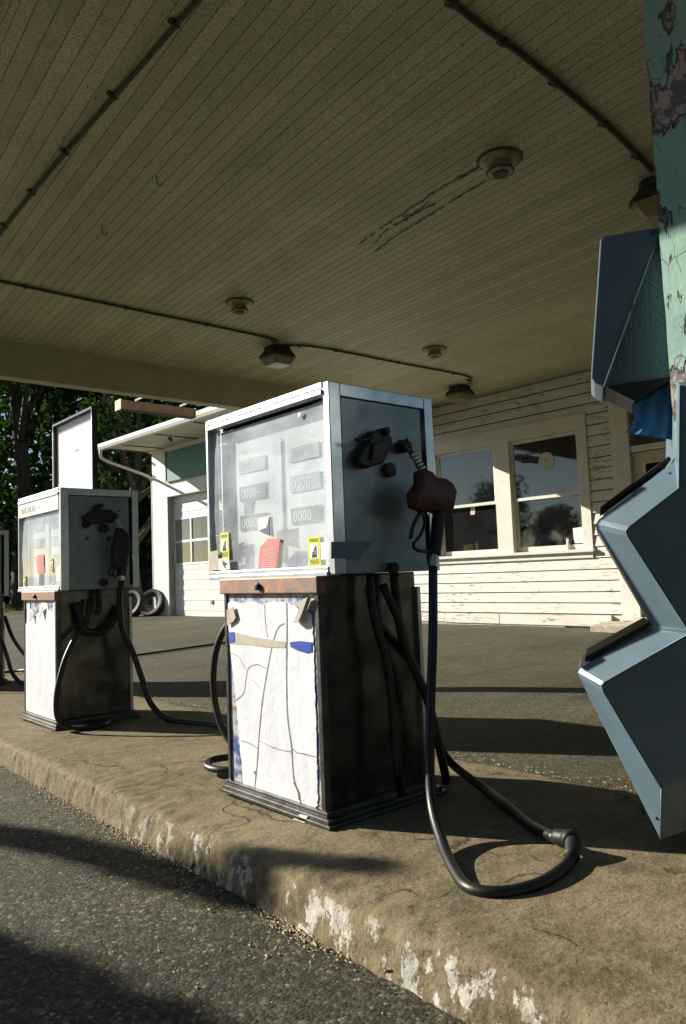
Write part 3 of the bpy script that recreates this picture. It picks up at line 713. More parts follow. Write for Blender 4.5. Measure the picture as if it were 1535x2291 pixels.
        def line(pts, wd, x):
            P = catmull([L(onx(px, py, x)) for px, py in pts], 8)
            for i in range(len(P)-1):
                d = (P[i+1]-P[i]).normalized(); s_ = Vector((1, 0, 0)).cross(d)*wd*1.25*(.7+.8*abs(noise.noise(P[i]*20)))
                b.f([P[i]-s_, P[i]+s_, P[i+1]+s_, P[i+1]-s_])
        xl = xs_-.0008
        for pts, wd in (([(641, 1348), (642, 1400), (641, 1500), (643, 1600), (652, 1670), (657, 1740), (668, 1775), (674, 1805)], .0035), ([(636, 1395), (622, 1405), (610, 1440), (600, 1490), (588, 1560), (580, 1640), (575, 1710), (568, 1775)], .0027),
                        ([(592, 1352), (593, 1385), (598, 1425)], .0013), ([(595, 1496), (575, 1487), (556, 1495), (550, 1520), (545, 1550), (527, 1568)], .0016), ([(517, 1460), (535, 1472), (549, 1497)], .001),
                        ([(540, 1657), (560, 1664), (576, 1674)], .0017), ([(580, 1657), (605, 1670), (625, 1677), (650, 1682)], .0013), ([(655, 1676), (665, 1684), (685, 1688), (708, 1694)], .0018), ([(565, 1520), (583, 1540)], .0006)):
            line(pts, wd, xl)
        b.mi = 2; line([(569, 1725), (570, 1732)], .003, xl-.0006); line([(657, 1750), (667, 1772), (669, 1790)], .0032, xl-.0006)
        b.mi = 3; b.prism([L(onx(x, y, xl-.001)) for x, y in ((514, 1417), (535, 1417), (565, 1425), (600, 1430), (640, 1436), (638, 1449), (600, 1449), (560, 1443), (528, 1441), (514, 1440))], (.001, 0, 0)); b.mi = 4; b.prism([L(onx(x, y, xl-.0022)) for x, y in ((510, 1415), (524, 1414), (526, 1437), (513, 1439))], (.001, 0, 0)); b.prism([L(onx(x, y, xl-.0022)) for x, y in ((648, 1437), (670, 1434), (697, 1437), (697, 1458), (686, 1461), (665, 1455), (650, 1448))], (.001, 0, 0)); b.build('peeling_sheet', None, r)
        b = MB(); b.prism([L(onx(x, y, X-.02)) for x, y in ((676, 1341), (688, 1336), (677, 1368), (667, 1392), (656, 1394))], (.02, .004, 0)); b.build('curled_flap', 'beige', r); b = MB(); b.prism([L(onx(x, y, X-.006)) for x, y in ((507, 1365), (521, 1358), (527, 1382), (522, 1390), (508, 1400))], (.004, 0, 0)); b.build('curled_flap', 'beige', r)
        b = MB(); b.prism([L(onx(x, y, X-.03)) for x, y in ((655, 1834), (668, 1828), (685, 1832), (680, 1845), (660, 1848))], (.01, .0, .01)); b.build('tape_scrap', 'beige', r)
    else:
        z1 = H0-.07
        pr = [(.7, .05), (.12, .05), (.118, z1), (.155, z1), (.17, z1-.07), (.24, z1-.05), (.26, z1-.01), (.36, z1), (.37, z1-.02), (.40, z1-.02), (.42, z1-.07), (.5, z1-.09), (.56, z1-.05), (.6, z1-.05), (.6, z1-.01), (.65, z1-.02), (.66, z1-.14), (.694, z1-.16)]
        MB().prism([(.004, y, z) for y, z in pr], (.003, 0, 0)).build('front_sheet', 'sheet', r)
        b = MB(); b.prism([(-.012, .30, z1-.03), (-.004, .36, z1-.06), (-.02, .34, z1-.1)], (.004, 0, 0)); b.build('curled_flap', 'beige', r); b = MB(); b.prism([(-.012, .56, z1-.07), (-.004, .49, z1-.09), (-.02, .53, z1-.13)], (.004, 0, 0)); b.build('curled_flap', 'beige', r)
    # nozzle side
    dY = 0
    def at(q, dy):                      # nozzle detail measured once on the near pump
        v = ony(*q, 1.962+dy); return v - Vector((1.64, 1.965, 0))
    def c4(cx, cy): return (750+cx/5.117, 900+cy/5.117)
    hd = MB()
    if variant == 1:
        pol = [(395, 470), (410, 370), (440, 325), (490, 315), (530, 345), (545, 370), (620, 355), (660, 400), (665, 480), (620, 560), (590, 640), (560, 700), (480, 720), (400, 750), (330, 730), (270, 660), (310, 560), (340, 500)]
        hd.prism([at(c4(*p), -.045) for p in pol], (0, .044, 0))
    else:
        pol = [(550, 1115), (600, 1080), (632, 1060), (632, 1035), (650, 1026), (667, 1040), (665, 1058), (740, 1066), (772, 1092), (775, 1125), (745, 1150), (700, 1140), (670, 1158), (585, 1158)]
        pB = lambda cx, cy, dy: ony(cx/2.952, 780+cy/2.952, 4.745+dy) - Vector((1.735, 4.748, yslope(4.75)))
        hd.prism([pB(*p, -.045) for p in pol], (0, .044, 0))
    holder = hd.build('nozzle_holder', 'blackp', r, bevel=.008)
    for (cx_, cy_, rr, dp) in (((600, 780, .026, .02), (485, 350, .013, .055), (640, 1900, .022, .02), (815, 430, .006, .006)) if variant == 1 else ((565, 1163, .022, .03), (650, 1042, .015, .055), (680, 1188, .030, .03), (577, 1253, .009, .01), (682, 1545, .026, .02), (782, 1072, .007, .006), (714, 1255, .012, .02))):
        o = MB().lathe((0, 0, 0), [(rr*.7, 0), (rr, -.004), (rr, -dp), (rr*.5, -dp-.003)], 18, 'Y').build('knob', 'blackp', holder, smooth='auto'); o.location = at(c4(cx_, cy_), 0) if variant == 1 else pB(cx_, cy_, 0)
    nz = MB()
    dx = Vector((0, 0, 0)) if variant == 1 else Vector((-.09, .02, -.10))
    A = lambda cx, cy, dy: at(c4(cx, cy), dy) + dx
    body = [(930, 790), (1010, 770), (1060, 790), (1120, 860), (1240, 875), (1320, 940), (1358, 1030), (1335, 1150), (1320, 1240), (1270, 1300), (1180, 1290), (1090, 1260), (980, 1260), (860, 1210), (845, 1040), (930, 930)]
    def c1(cx, cy): return (cx/2.952, 780+cy/2.952)
    def B(cx, cy, dy): return ony(*c1(cx, cy), 4.745+dy) - Vector((1.735, 4.748, yslope(4.75)))
    if variant != 1: A = lambda cx, cy, dy: B(cx, cy, dy)
    if variant != 1: body = [(768, 1185), (790, 1180), (815, 1195), (850, 1235), (860, 1320), (838, 1400), (838, 1440), (780, 1470), (735, 1440), (738, 1330), (755, 1230)]
    base = [A(*p, -.115) for p in body]; ctr = sum(base, Vector())/len(base)
    rings = []
    for k, (sc_, dy) in enumerate(((.80, -.028), (.93, -.022), (1, -.008), (1, .008), (.93, .022), (.80, .028))):
        rings.append([ctr+(p-ctr)*sc_+Vector((0, dy, 0)) for p in base])
    nz.loft(rings); nozzle = nz.build('nozzle', 'redp' if variant == 1 else 'blackp', r, smooth='auto')
    SP = [A(735, 455, -.03), A(800, 500, -.06), A(880, 590, -.09), A(960, 720, -.105), A(1010, 810, -.115)] if variant == 1 else [A(735, 1090, -.03), A(765, 1115, -.06), A(775, 1145, -.09), A(785, 1190, -.115)]
    b = MB(); b.tube(SP if True else [A(735, 455, -.03), A(800, 500, -.06), A(880, 590, -.09), A(960, 720, -.105), A(1010, 810, -.115)], .0105, 12); b.build('spout', 'stainless', nozzle, smooth=True)
    b = MB()
    for k in range(5):
        t = k/4; u0, u1 = (A(895, 605, -.092), A(990, 760, -.108)) if variant == 1 else (A(774, 1140, -.085), A(787, 1185, -.112)); c = u0.lerp(u1, t); d = (u1-u0).normalized()
        b.tube([c-d*.0045, c+d*.0045], .0165, 14, 1)
    b.build('spout_coil', 'alu', nozzle, smooth=True)
    if variant == 1:
        MB().tube([at(c4(420, 400), -.05), at(c4(330, 430), -.055), at(c4(225, 425), -.05)], .006, 8).build('lever', 'blackp', holder, smooth=True)
        MB().prism([at(c4(*p), -.048) for p in ((430, 480), (560, 440), (590, 500), (520, 640), (400, 660))], (0, -.012, 0)).build('cradle_lip', 'housing', holder, bevel=.003)
    b = MB(); b.lathe((0, 0, 0), [(.022, 0), (.024, -.02), (.018, -.05), (.01, -.055)], 16, 'Y'); o = b.build('spout_boot', 'blackp', holder, smooth='auto'); o.location = A(735, 520, -.0) if variant == 1 else A(745, 1110, -.0)
    G = [A(950, 1240, -.115), A(1010, 1300, -.115), A(1025, 1400, -.115), A(970, 1530, -.115), A(900, 1620, -.115), A(930, 1690, -.115), A(1060, 1710, -.115), A(1110, 1680, -.115)] if variant == 1 else [A(745, 1430, -.115), A(725, 1470, -.115), A(722, 1495, -.115), A(770, 1505, -.115)]
    b = MB(); b.tube(G, .006, 8); b.build('lever_guard', 'blackp', nozzle, smooth=True)
    b = MB(); b.tube([A(980, 1255, -.115), A(900, 1400, -.115), A(860, 1560, -.115)] if variant == 1 else [A(760, 1440, -.115), A(750, 1470, -.115), A(745, 1500, -.115)], .007, 8); b.build('lever', 'blackp', nozzle, smooth=True)
    HN = [A(1200, 1200, -.115), A(1170, 1450, -.115), A(1140, 1750, -.115)] if variant == 1 else [A(800, 1400, -.115), A(805, 1450, -.115), A(803, 1500, -.115)]
    b = MB(); b.tube(HN, lambda t: .026-.005*t if variant == 1 else .036-.006*t, 14); b.build('handle', 'blackp', nozzle, smooth=True)
    HC = [A(1135, 1750, -.115), A(1120, 1880, -.115)] if variant == 1 else [A(803, 1500, -.115), A(805, 1530, -.115)]
    b = MB(); b.tube(HC, .0165, 14, 1); b.build('hose_collar', 'alu', nozzle, smooth='auto')
    W = lambda v: Vector(v) - Vector(loc)
    if variant == 1:
        h0 = A(1120, 1880, -.115)
        b = MB(); b.tube([h0, L((1.93, 1.80, .62)), L((1.86, 1.765, .35)), L((1.80, 1.72, .13)), L((1.71, 1.60, .045)), L((1.60, 1.45, .022)), L((1.545, 1.35, .022)), L((1.58, 1.28, .022)), L((1.68, 1.24, .024)), L((1.80, 1.245, .028)), L((1.895, 1.275, .03))], .0165, 12); b.build('hose', 'black', r, smooth=True)
        b = MB(); b.tube([L((1.885, 1.27, .03)), L((1.935, 1.30, .055)), L((1.95, 1.36, .05))], .0225, 12); b.tube([L((1.935, 1.30, .055)), L((1.945, 1.32, .06))], .026, 12, 1); b.build('hose_coupling', 'blackp', r, smooth=True)
        b = MB(); b.tube([L((1.95, 1.36, .045)), L((2.05, 1.53, .022)), L((2.17, 1.72, .022)), L((2.27, 1.90, .024)), L(onx(1003, 1700, 2.33)), L(onx(968, 1630, 2.30)), L(onx(942, 1550, 2.22)), L(onx(915, 1465, 2.08)), L(onx(893, 1390, 1.99)), L((1.93, 2.04, .80))], .0165, 12); b.build('hose', 'black', r, smooth=True)
        b = MB(); b.tube([L((1.86, 2.03, .845)), L((1.86, 2.02, .70)), L((1.9, 2.0, .5)), L((1.91, 1.985, .2)), L((1.94, 2.0, .05))], .016, 12); b.tube([L((1.98, 2.03, .845)), L((2.0, 2.02, .6)), L((2.1, 2.0, .36)), L((2.16, 1.99, .1)), L((2.2, 2.02, .04))], .017, 12)
        b.build('side_hose', 'black', r, smooth=True)
        b = MB(); b.tube([L((1.9, 2.68, .66)), L((1.86, 2.85, .70)), L((1.85, 3.0, .63)), L((1.84, 3.09, .50)), L((1.84, 3.115, .33)), L((1.85, 3.07, .17)), L((1.87, 2.97, .07)), L((1.86, 2.88, .035)), L((1.80, 2.86, .022)), L((1.74, 2.93, .020)), L((1.745, 3.03, .020)), L((1.82, 3.10, .02)), L((1.93, 3.06, .02)), L((2.0, 2.9, .02)), L((2.05, 2.75, .03))], .0155, 12)
        b.build('hose', 'black', r, smooth=True)
    else:
        h0 = HC[1]
        b = MB(); b.tube([h0, h0+Vector((-.005, .03, -.12)), (.37, -.06, .60), (.42, -.10, .45), (.47, -.12, .28), (.50, -.18, .12), (.55, -.30, .03), (.60, -.48, .018), (.66, -.75, .02), (.62, -.98, .025), (.52, -1.12, .03)], .019, 12); b.build('hose', 'black', r, smooth=True)
        b = MB(); b.tube([(.20, .06, .80), (.17, .03, .66), (.08, -.005, .56), (.0, -.035, .42), (-.05, -.05, .25), (-.045, -.04, .10), (.02, -.03, .03), (.12, -.12, .02), (.22, -.10, .02), (.30, .0, .02)], .0165, 12); b.build('side_hose', 'black', r, smooth=True)
        b = MB(); b.tube([(.26, .05, .86), (.26, .04, .75), (.25, .05, .70)], .018, 10); b.tube([(.12, .07, .78), (.16, .05, .62), (.25, .04, .58), (.34, .05, .62), (.42, .06, .74)], .022, 10); b.build('pipe_loop', 'black', r, smooth=True)
    return r
make_pump((1.64, 1.965, 0), 'nearest fuel pump with a red nozzle and a peeling cracked white lower panel', 1)
make_pump((1.735, 4.748, yslope(4.75)), 'second fuel pump with faded header lettering and a framed white sign on top', 2)
make_pump((1.83, 7.85, yslope(7.5)-.0), 'farthest fuel pump cut off by the left picture edge', 3)

# hose lying behind third pump
b = MB(); b.tube([(2.30, 7.80, .55), (2.42, 7.95, .33), (2.62, 8.2, .12), (2.8, 8.45, -.02), (2.95, 8.7, -.08), (3.05, 8.6, -.085), (2.9, 8.2, -.085)], .019, 10)
b.tube([(2.62, 8.2, .12), (2.74, 8.5, -.04), (2.7, 8.75, -.085), (2.5, 8.8, -.09), (2.2, 8.7, -.09)], .015, 10)
b.build('pump_hose', 'black', smooth=True, label='looped black hose hanging beside the farthest pump at the left edge', cat='hose')

# sign on top of the second pump
sg = empty('sign_panel', (2.0, 5.2, 1.512+yslope(4.75)), 'framed blank white sign standing on top of the second pump', 'sign')
pts = [onx(x, y, 1.9) for x, y in ((124, 952), (213, 907))]
ya, yb = 4.83, 5.56
L2 = lambda y: y-5.2
zt_ = 2.02-1.457
b = MB(); b.box(-.02, .016, L2(ya), L2(ya)+.016, 0, zt_); b.box(-.02, .016, L2(yb)-.022, L2(yb), 0, zt_); b.box(-.02, .016, L2(ya)+.0165, L2(yb)-.0225, zt_-.022, zt_-.001); b.build('frame', 'housing', sg)
MB().box(-.024, -.0205, L2(ya), L2(ya)+.01, 0, zt_).box(-.024, -.0205, L2(yb)-.012, L2(yb), 0, zt_).box(-.024, -.0205, L2(ya)+.0105, L2(yb)-.0125, zt_-.014, zt_).build('frame_edge', 'alu', sg)
MB().box(0, .012, L2(ya)+.0165, L2(yb)-.0225, .0, zt_-.0225).build('face', 'signwhite', sg)
b = MB(); b.box(-.003, -.0005, L2(5.12), L2(5.19), .31, .317); b.box(-.003, -.0005, L2(5.15), L2(5.17), .318, .325); b.build('scuff', 'rust', sg)
MB().box(-.002, -.0005, L2(ya)+.017, L2(yb)-.023, .0, .11).build('lower_strip', 'dial', sg)

# ------------------------------------------------------------------ buildings (local x = out through the wall, y = along the wall)
WY = R(2.587); NW = Vector((math.cos(WY), math.sin(WY), 0)); TW = Vector((-math.sin(WY), math.cos(WY), 0)); D = 9.0
ORG = NW*D
def wl(q, d=D):   # photo point on the wall plane -> (t, z)
    p = onp(*q, NW*d, NW); return p.dot(TW), p.z
office = empty('station_office', ORG, 'white clapboard station office with two sash windows under the canopy', 'building', rz=WY)
T0, T1 = -1.5, 8.6
ZB = .20; ZTOP = 3.38
openings = [(4.885, 7.56, .95, 2.80), (2.75, 4.56, -.1, 2.95)]
b = MB(); b.mat('siding').mat('grime_lapshade'); b.mat('siding'); E_ = .143; z = ZB; rowi = 0
while z < ZTOP:
    z1 = min(z+E_, ZTOP); segs = [(T0, T1)]
    for (a, c, zl, zh) in openings:
        if zl < z1-.005 and zh > z+.005:
            ns = []
            for (s0, s1) in segs:
                if c <= s0 or a >= s1: ns.append((s0, s1)); continue
                if a > s0: ns.append((s0, a))
                if c < s1: ns.append((c, s1))
            segs = ns
    for (s0, s1) in segs:
        cut = s0
        while cut < s1-.01:
            e = min(s1, cut+random.uniform(1.6, 3.4)); e = s1 if s1-e < .5 else e
            wob = random.uniform(-.001, .0012)
            b.mat('siding'); b.f([(-.020+wob, cut+.001, z+.005), (-.020+wob, e-.001, z+.005), (-.006, e-.001, z1+.006), (-.006, cut+.001, z1+.006)])
            b.f([(-.020+wob, cut+.001, z+.005), (-.020+wob, e-.001, z+.005), (-.003, e-.001, z+.009), (-.003, cut+.001, z+.009)])
            b.mat('grime_lapshade'); b.f([(-.0095, cut+.001, z-.007), (-.0095, e-.001, z-.007), (-.0085, e-.001, z+.0065), (-.0085, cut+.001, z+.0065)])  # dark strip painted in as the dirty gap and shadow line under each lap
            cut = e
    z = z1; rowi += 1
b.mats = ['siding', 'grime_lapshade']; b.build('siding', None, office)
b = MB()
def wallbox(z0, z1, t0, t1): b.box(.001, .12, t0, t1, z0, z1)
wallbox(-.1, .97, 4.56, T1); wallbox(.97, 2.72, 7.48, T1); wallbox(2.72, 3.6, T0, T1); wallbox(-.1, 2.72, T0, 2.75); wallbox(.97, 2.72, 4.56, 4.95); wallbox(2.93, 2.95, 2.75, 2.76)
b.box(.001, .12, 6.10, 6.33, .97, 2.72)
b.build('wall_core', 'trim', office)
b = MB(); b.box(-.03, .1, 5.35, T1, -.08, .145); b.build('foundation', 'found', office, bevel=.008)
b = MB(); tt = 4.7
while tt < T1:
    e = min(T1, tt+random.uniform(.9, 1.7)); b.box(-.04-random.uniform(0, .006), -.0, tt, e-.012, .05+random.uniform(-.01, .01), .185); tt = e
b.build('skirt_board', 'siding', office)
MB().box(-.026, .0, 4.44, 4.56, .12, 2.95).build('corner_board', 'trim', office, bevel=.003)
# windows: casing, sashes, glass, sill
wr = empty('window', (0, 0, 0)); wr.parent = office
b = MB(); b.box(-.032, .0, 4.885, 5.015, 1.035, 2.60); b.box(-.032, .0, 6.085, 6.345, 1.035, 2.60); b.box(-.032, .0, 7.43, 7.56, 1.035, 2.60); b.box(-.036, .0, 4.885, 7.56, 2.6005, 2.78); b.box(-.05, .0, 4.87, 7.58, 2.7805, 2.805)
b.build('window_casing', 'trim', office, bevel=.003)
MB().box(-.075, .02, 4.86, 7.6, .995, 1.035).box(-.034, -.0, 4.89, 7.56, .92, .9945).build('window_sill', 'trim', office, bevel=.004)
for (a, c, nm) in ((5.015, 6.085, 'r'), (6.345, 7.43, 'l')):
    sash = MB()
    sash.box(.012, .05, a+.0005, a+.045, 1.75, 2.6); sash.box(.012, .05, c-.045, c-.0005, 1.75, 2.6); sash.box(.012, .05, a+.0455, c-.0455, 2.555, 2.6); sash.box(.008, .05, a+.0455, c-.0455, 1.75, 1.79)
    up_s = sash.build('upper_sash', 'trim', wr, bevel=.002)
    MB().box(.028, .031, a+.0455, c-.0455, 1.7905, 2.5545).build('pane', 'winglass', wr)
    sash = MB(); sash.box(.052, .09, a+.0005, a+.05, 1.0355, 1.80); sash.box(.052, .09, c-.05, c-.0005, 1.0355, 1.80); sash.box(.052, .09, a+.0505, c-.0505, 1.77, 1.80); sash.box(.052, .09, a+.0505, c-.0505, 1.0355, 1.105)
    sash.build('lower_sash', 'trim', wr, bevel=.002)
    MB().box(.068, .071, a+.0505, c-.0505, 1.1055, 1.7695).build('pane', 'winglass' if nm == 'r' else 'screen', wr)
    jb = MB(); jb.box(-.001, .12, a-.02, a, 1.03, 2.62); jb.box(-.001, .12, c, c+.02, 1.03, 2.62); jb.build('jamb', 'trim', wr)
# door with transom
dr = empty('door', (0, 0, 0)); dr.parent = office
dz = .17
b = MB(); b.box(-.028, .0, 4.32, 4.439, dz, 2.84); b.box(-.028, .0, 3.05, 3.17, dz, 2.84); b.box(-.032, .0, 3.05, 4.439, 2.8405, 2.96); b.box(-.01, .06, 3.1705, 4.3195, 2.20, 2.275); b.build('door_frame', 'trim', dr, bevel=.003)
b = MB(); b.box(-.001, .12, 4.318, 4.345, dz, 2.84); b.build('jamb', 'trim', dr)
b = MB(); b.box(.02, .06, 4.18, 4.315, dz+.03, 2.19); b.box(.02, .06, 3.18, 3.31, dz+.03, 2.19); b.box(.02, .06, 3.3105, 4.1795, 2.06, 2.19); b.box(.02, .06, 3.3105, 4.1795, dz+.03, .36); b.build('door_leaf', 'cream', dr, bevel=.003)
b = MB(); b.box(.012, .02, 4.15, 4.18, .36, 2.06); b.box(.012, .02, 3.31, 4.15, 2.04, 2.06); b.build('glazing_bead', 'trim', dr)
MB().box(.035, .04, 3.3105, 4.1795, .3605, 2.0595).build('pane', 'winglass', dr)
MB().box(.035, .04, 3.18, 4.31, 2.2755, 2.83).build('transom_pane', 'winglass', dr)
b = MB(); b.box(-.03, .12, 3.05, 4.44, dz-.06, dz+.0); b.build('threshold', 'cream', dr, bevel=.004)
# interior shell
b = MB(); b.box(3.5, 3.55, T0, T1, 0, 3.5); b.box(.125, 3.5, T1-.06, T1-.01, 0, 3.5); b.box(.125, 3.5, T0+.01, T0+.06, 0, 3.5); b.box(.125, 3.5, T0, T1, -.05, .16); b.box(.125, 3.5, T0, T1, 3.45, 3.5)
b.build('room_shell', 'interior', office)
b = MB(); b.f([(-.0, T0, 3.68), (-.0, T1, 3.68), (3.4, T1, 5.0), (3.4, T0, 5.0)]); b.f([(6.8, T0, 3.68), (6.8, T1, 3.68), (3.4, T1, 5.0), (3.4, T0, 5.0)]); b.f([(0, T1, 3.68), (6.8, T1, 3.68), (3.4, T1, 5.0)]); b.box(.0, 6.8, T0, T1, 3.61, 3.675); b.box(3.56, 6.8, T0, T1, 0, 3.6)
b.build('roof', 'roof', office)
# things in and at the office windows
def onwall(t, x, z): return ORG + NW*x + TW*t + Vector((0, 0, z))
def wobj(b, name, mat, label, cat, t, x, z, **k):
    o = b.build(name, mat, None, label=label, cat=cat, **k); o.location = onwall(t, x, z); o.rotation_euler = (0, 0, WY); return o
tc, zc_ = wl((1220, 1031)); rr = .125
b = MB(); b.mat('clockface'); M['clockface'] = simple('pale_round_sign', (.58, .60, .50), (.50, .52, .43), 20, .5)
b.lathe((0, 0, 0), [(rr, 0), (rr, -.004), (rr*.3, -.005)], 9, 'X')
b.mat('stkblack')
for a in (.7, 2.3, -.6): b.prism([(-.007, math.cos(a)*-.012-math.sin(a)*.004, math.sin(a)*-.012+math.cos(a)*.004), (-.007, math.cos(a)*-.012+math.sin(a)*.004, math.sin(a)*-.012-math.cos(a)*.004), (-.007, math.cos(a)*.045, math.sin(a)*.045)], (.001, 0, 0))
wobj(b, 'round_sign', None, 'pale round sign with a small dark mark in the right office window', 'sign', tc, .024, zc_)
t_, z_ = wl((1180, 1029))
b = MB(); b.prism([(0, -.14, -.03), (0, -.02, -.045), (0, .09, -.035), (0, .13, -.01), (0, .12, .02), (0, .0, .015), (0, -.13, .035)], (-.002, 0, 0)); wobj(b, 'dark_decal', 'stkblack', 'long dark arrow shaped decal beside the round sign in the window', 'decal', t_, .027, z_)
for q, m, lb, wdt, ht, tilt in (((1052, 1140), 'pink', 'pink paper slip hanging in the upper part of the left office window', .08, .15, .12), ((1112, 1134), 'stkwhite', 'pale paper slip stuck at the right edge of the left office window', .05, .16, .0)):
    t_, z_ = wl(q); b = MB(); b.prism([(0, -wdt/2+tilt*ht/2, -ht/2), (0, wdt/2+tilt*ht/2, -ht/2), (0, wdt/2-tilt*ht/2, ht/2), (0, -wdt/2-tilt*ht/2, ht/2)], (-.002, 0, 0)); wobj(b, 'paper_slip', m, lb, 'paper', t_, .064, z_+.0)
t_, z_ = wl((1293, 1183)); b = MB(); b.prism([(0, -.11, -.09), (0, .10, -.09), (0, .11, .11), (0, -.1, .12)], (-.002, 0, 0)); o = wobj(b, 'notice_card', 'stkwhite', 'white printed card standing in the lower corner of the right office window', 'card', t_, .063, 1.21)
bt = MB()
for k in range(5): bt.box(-.0035, -.0021, -.08, .07-.02*(k % 2), .075-.03*k, .080-.03*k)
bt.build('card_text', 'faintprint', o)
t_, _ = wl((1266, 1190)); b = MB(); b.mat('stkwhite').lathe((0, 0, 0), [(.022, 0), (.028, .02), (.024, .07), (.014, .10), (.018, .12), (.012, .15)], 12); b.mat('rust').lathe((0, 0, .15), [(.012, 0), (.014, .012), (.004, .022)], 10); b.mats = ['stkwhite', 'rust']
wobj(b, 'figurine', None, 'small white figurine with an orange top on the sill inside the right window', 'figurine', t_, .035, 1.036, smooth='auto')
t_, _ = wl((1040, 1218)); b = MB(); b.prism([(0, -.08, 0), (0, .10, 0), (.02, .11, .09), (.02, -.06, .10)], (.003, 0, 0)); wobj(b, 'yellow_card', 'yellow', 'yellow card leaning on the sill of the left office window', 'card', t_, .095, 1.106)
t_, _ = wl((1058, 1218)); b = MB(); b.prism([(0, -.03, 0), (0, .03, 0), (.02, .05, .12), (.02, .0, .13)], (.003, 0, 0)); wobj(b, 'white_card', 'stkwhite', 'narrow white card leaning beside the yellow card on the window sill', 'card', t_, .10, 1.106)
b = MB(); rings = []
for i in range(14):
    y = 3.2+1.55*i/13; rings.append([(-.5+.03*noise.noise(Vector((y*3, 0, 0))), y, -.05), (-.48+.03*noise.noise(Vector((y*3, 0, 0))), y, .10+.01*noise.noise(Vector((y*6, 2, 0)))), (-.04, y, .118), (-.04, y, -.05)])
b.loft(rings); o = b.build('door_step', 'found', bevel=.01, label='rough low concrete step in front of the office door', cat='step'); o.location = ORG; o.rotation_euler = (0, 0, WY)

# ---- garage
gar = empty('garage', ORG, 'white painted garage with an overhead door and a deep soffit beyond the pumps', 'building', rz=WY)
GZ = 3.92
b = MB(); b.box(0, .25, 15.5, 16.2, -.15, GZ+.1); b.box(0, .25, 8.62, 15.5, 2.76, GZ+.1); b.box(0, .25, 8.62, 11.9, -.15, 2.76); b.box(.25, 7.5, 15.95, 16.2, -.15, GZ+.1)
b.build('wall', 'stucco', gar)
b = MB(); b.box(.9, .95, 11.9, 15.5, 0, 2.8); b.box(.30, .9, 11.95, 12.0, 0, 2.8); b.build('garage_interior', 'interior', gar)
gd = MB()
z = .02; hs = [.42, .72, 1.10]
gd.box(.16, .20, 11.9, 15.5, .0, .02)
zz = .02
while zz < 2.75:
    if 1.17 <= zz+.06 < 2.24: zz = 2.26; continue
    e = min(zz+.115, 1.165 if zz < 1.2 else 2.755)
    gd.box(.155 if (int(zz*9) % 2) else .162, .20, 11.9, 15.5, zz, e-.010); gd.box(.17, .20, 11.9, 15.5, e-.010, e); zz = e
    if e >= 1.16 and e < 1.2: zz = 2.26
gdo = gd.build('overhead_door', 'doorwhite', gar, bevel=.002)
b = MB(); b.box(.15, .2, 11.9, 15.5, 1.1655, 1.215); b.box(.15, .2, 11.9, 15.5, 2.21, 2.2595); b.box(.15, .2, 11.9, 15.5, 1.68, 1.735)
tt = 15.5
while tt > 11.9: b.box(.151, .2, tt-.03, tt+.03 if tt < 15.4 else tt, 1.2155, 1.6795); b.box(.151, .2, tt-.03, tt+.03 if tt < 15.4 else tt, 1.7355, 2.2095); tt -= .72
b.build('window_frame', 'doorwhite', gdo, bevel=.003)
MB().box(.175, .18, 11.9, 15.5, 1.2155, 1.6795).box(.175, .18, 11.9, 15.5, 1.7355, 2.2095).build('pane', 'winglass', gdo)
o = MB().lathe((0, 0, 0), [(.05, 0), (.05, -.006), (.012, -.008)], 16, 'X').build('pull_hole', 'rust', gdo); o.location = (.15, wl((461, 1350))[0], .33)
MB().box(-.01, .16, 15.50, 15.56, 0, 2.80).box(-.01, .16, 11.9, 15.5, 2.7605, 2.83).build('door_casing', 'trim', gar, bevel=.003)
MB().box(-.04, .0, 8.7, 15.47, 3.13, 3.80).build('green_fascia_panel', 'greenpanel', gar)
MB().box(-.055, -.0, 8.65, 15.49, 3.10, 3.1295).box(-.055, 0, 15.4705, 15.50, 3.13, 3.82).build('panel_trim', 'greenpanel', gar)
# soffit, gutter, roof
b = MB(); t = 8.4
b2 = MB()
while t < 16.42:
    b.box(-1.14, .0, t, min(t+.125, 16.43), GZ-.0, GZ+.03); t += .135
b.build('soffit_boards', 'soffit', gar)
b = MB(); b.box(-1.14, .0, 8.4, 16.43, GZ+.032, GZ+.06); b.build('soffit_backing', 'housing', gar)
for tj in (15.6, 14.1, 12.6, 11.1): MB().box(-1.13, -.0, tj, tj+.06, GZ-.012, GZ-.001).build('soffit_batten', 'housing', gar)
gp = [(-1.145, GZ-.03), (-1.25, GZ-.03), (-1.275, GZ+.03), (-1.275, GZ+.10), (-1.262, GZ+.10), (-1.262, GZ+.035), (-1.24, GZ-.015), (-1.155, GZ-.015), (-1.155, GZ+.12), (-1.145, GZ+.12)]
MB().loft([[(x, 8.4, z) for x, z in gp], [(x, 16.45, z) for x, z in gp]]).build('gutter', 'doorwhite', gar)
b = MB(); b.prism([(-1.16, 8.4, GZ+.125), (3.5, 8.4, GZ+1.3), (3.5, 8.4, GZ+1.42), (-1.16, 8.4, GZ+.15)], (0, 8.05, 0)); b.prism([(8.2, 8.4, GZ+.125), (3.5, 8.4, GZ+1.3), (3.5, 8.4, GZ+1.42), (8.2, 8.4, GZ+.15)], (0, 8.05, 0)); b.build('roof', 'roof', gar)
b = MB(); b.prism([(-1.15, 16.22, GZ+.0), (3.5, 16.22, GZ+1.28), (7.8, 16.22, GZ+.0)], (0, .2, 0)); b.build('gable', 'trim', gar)
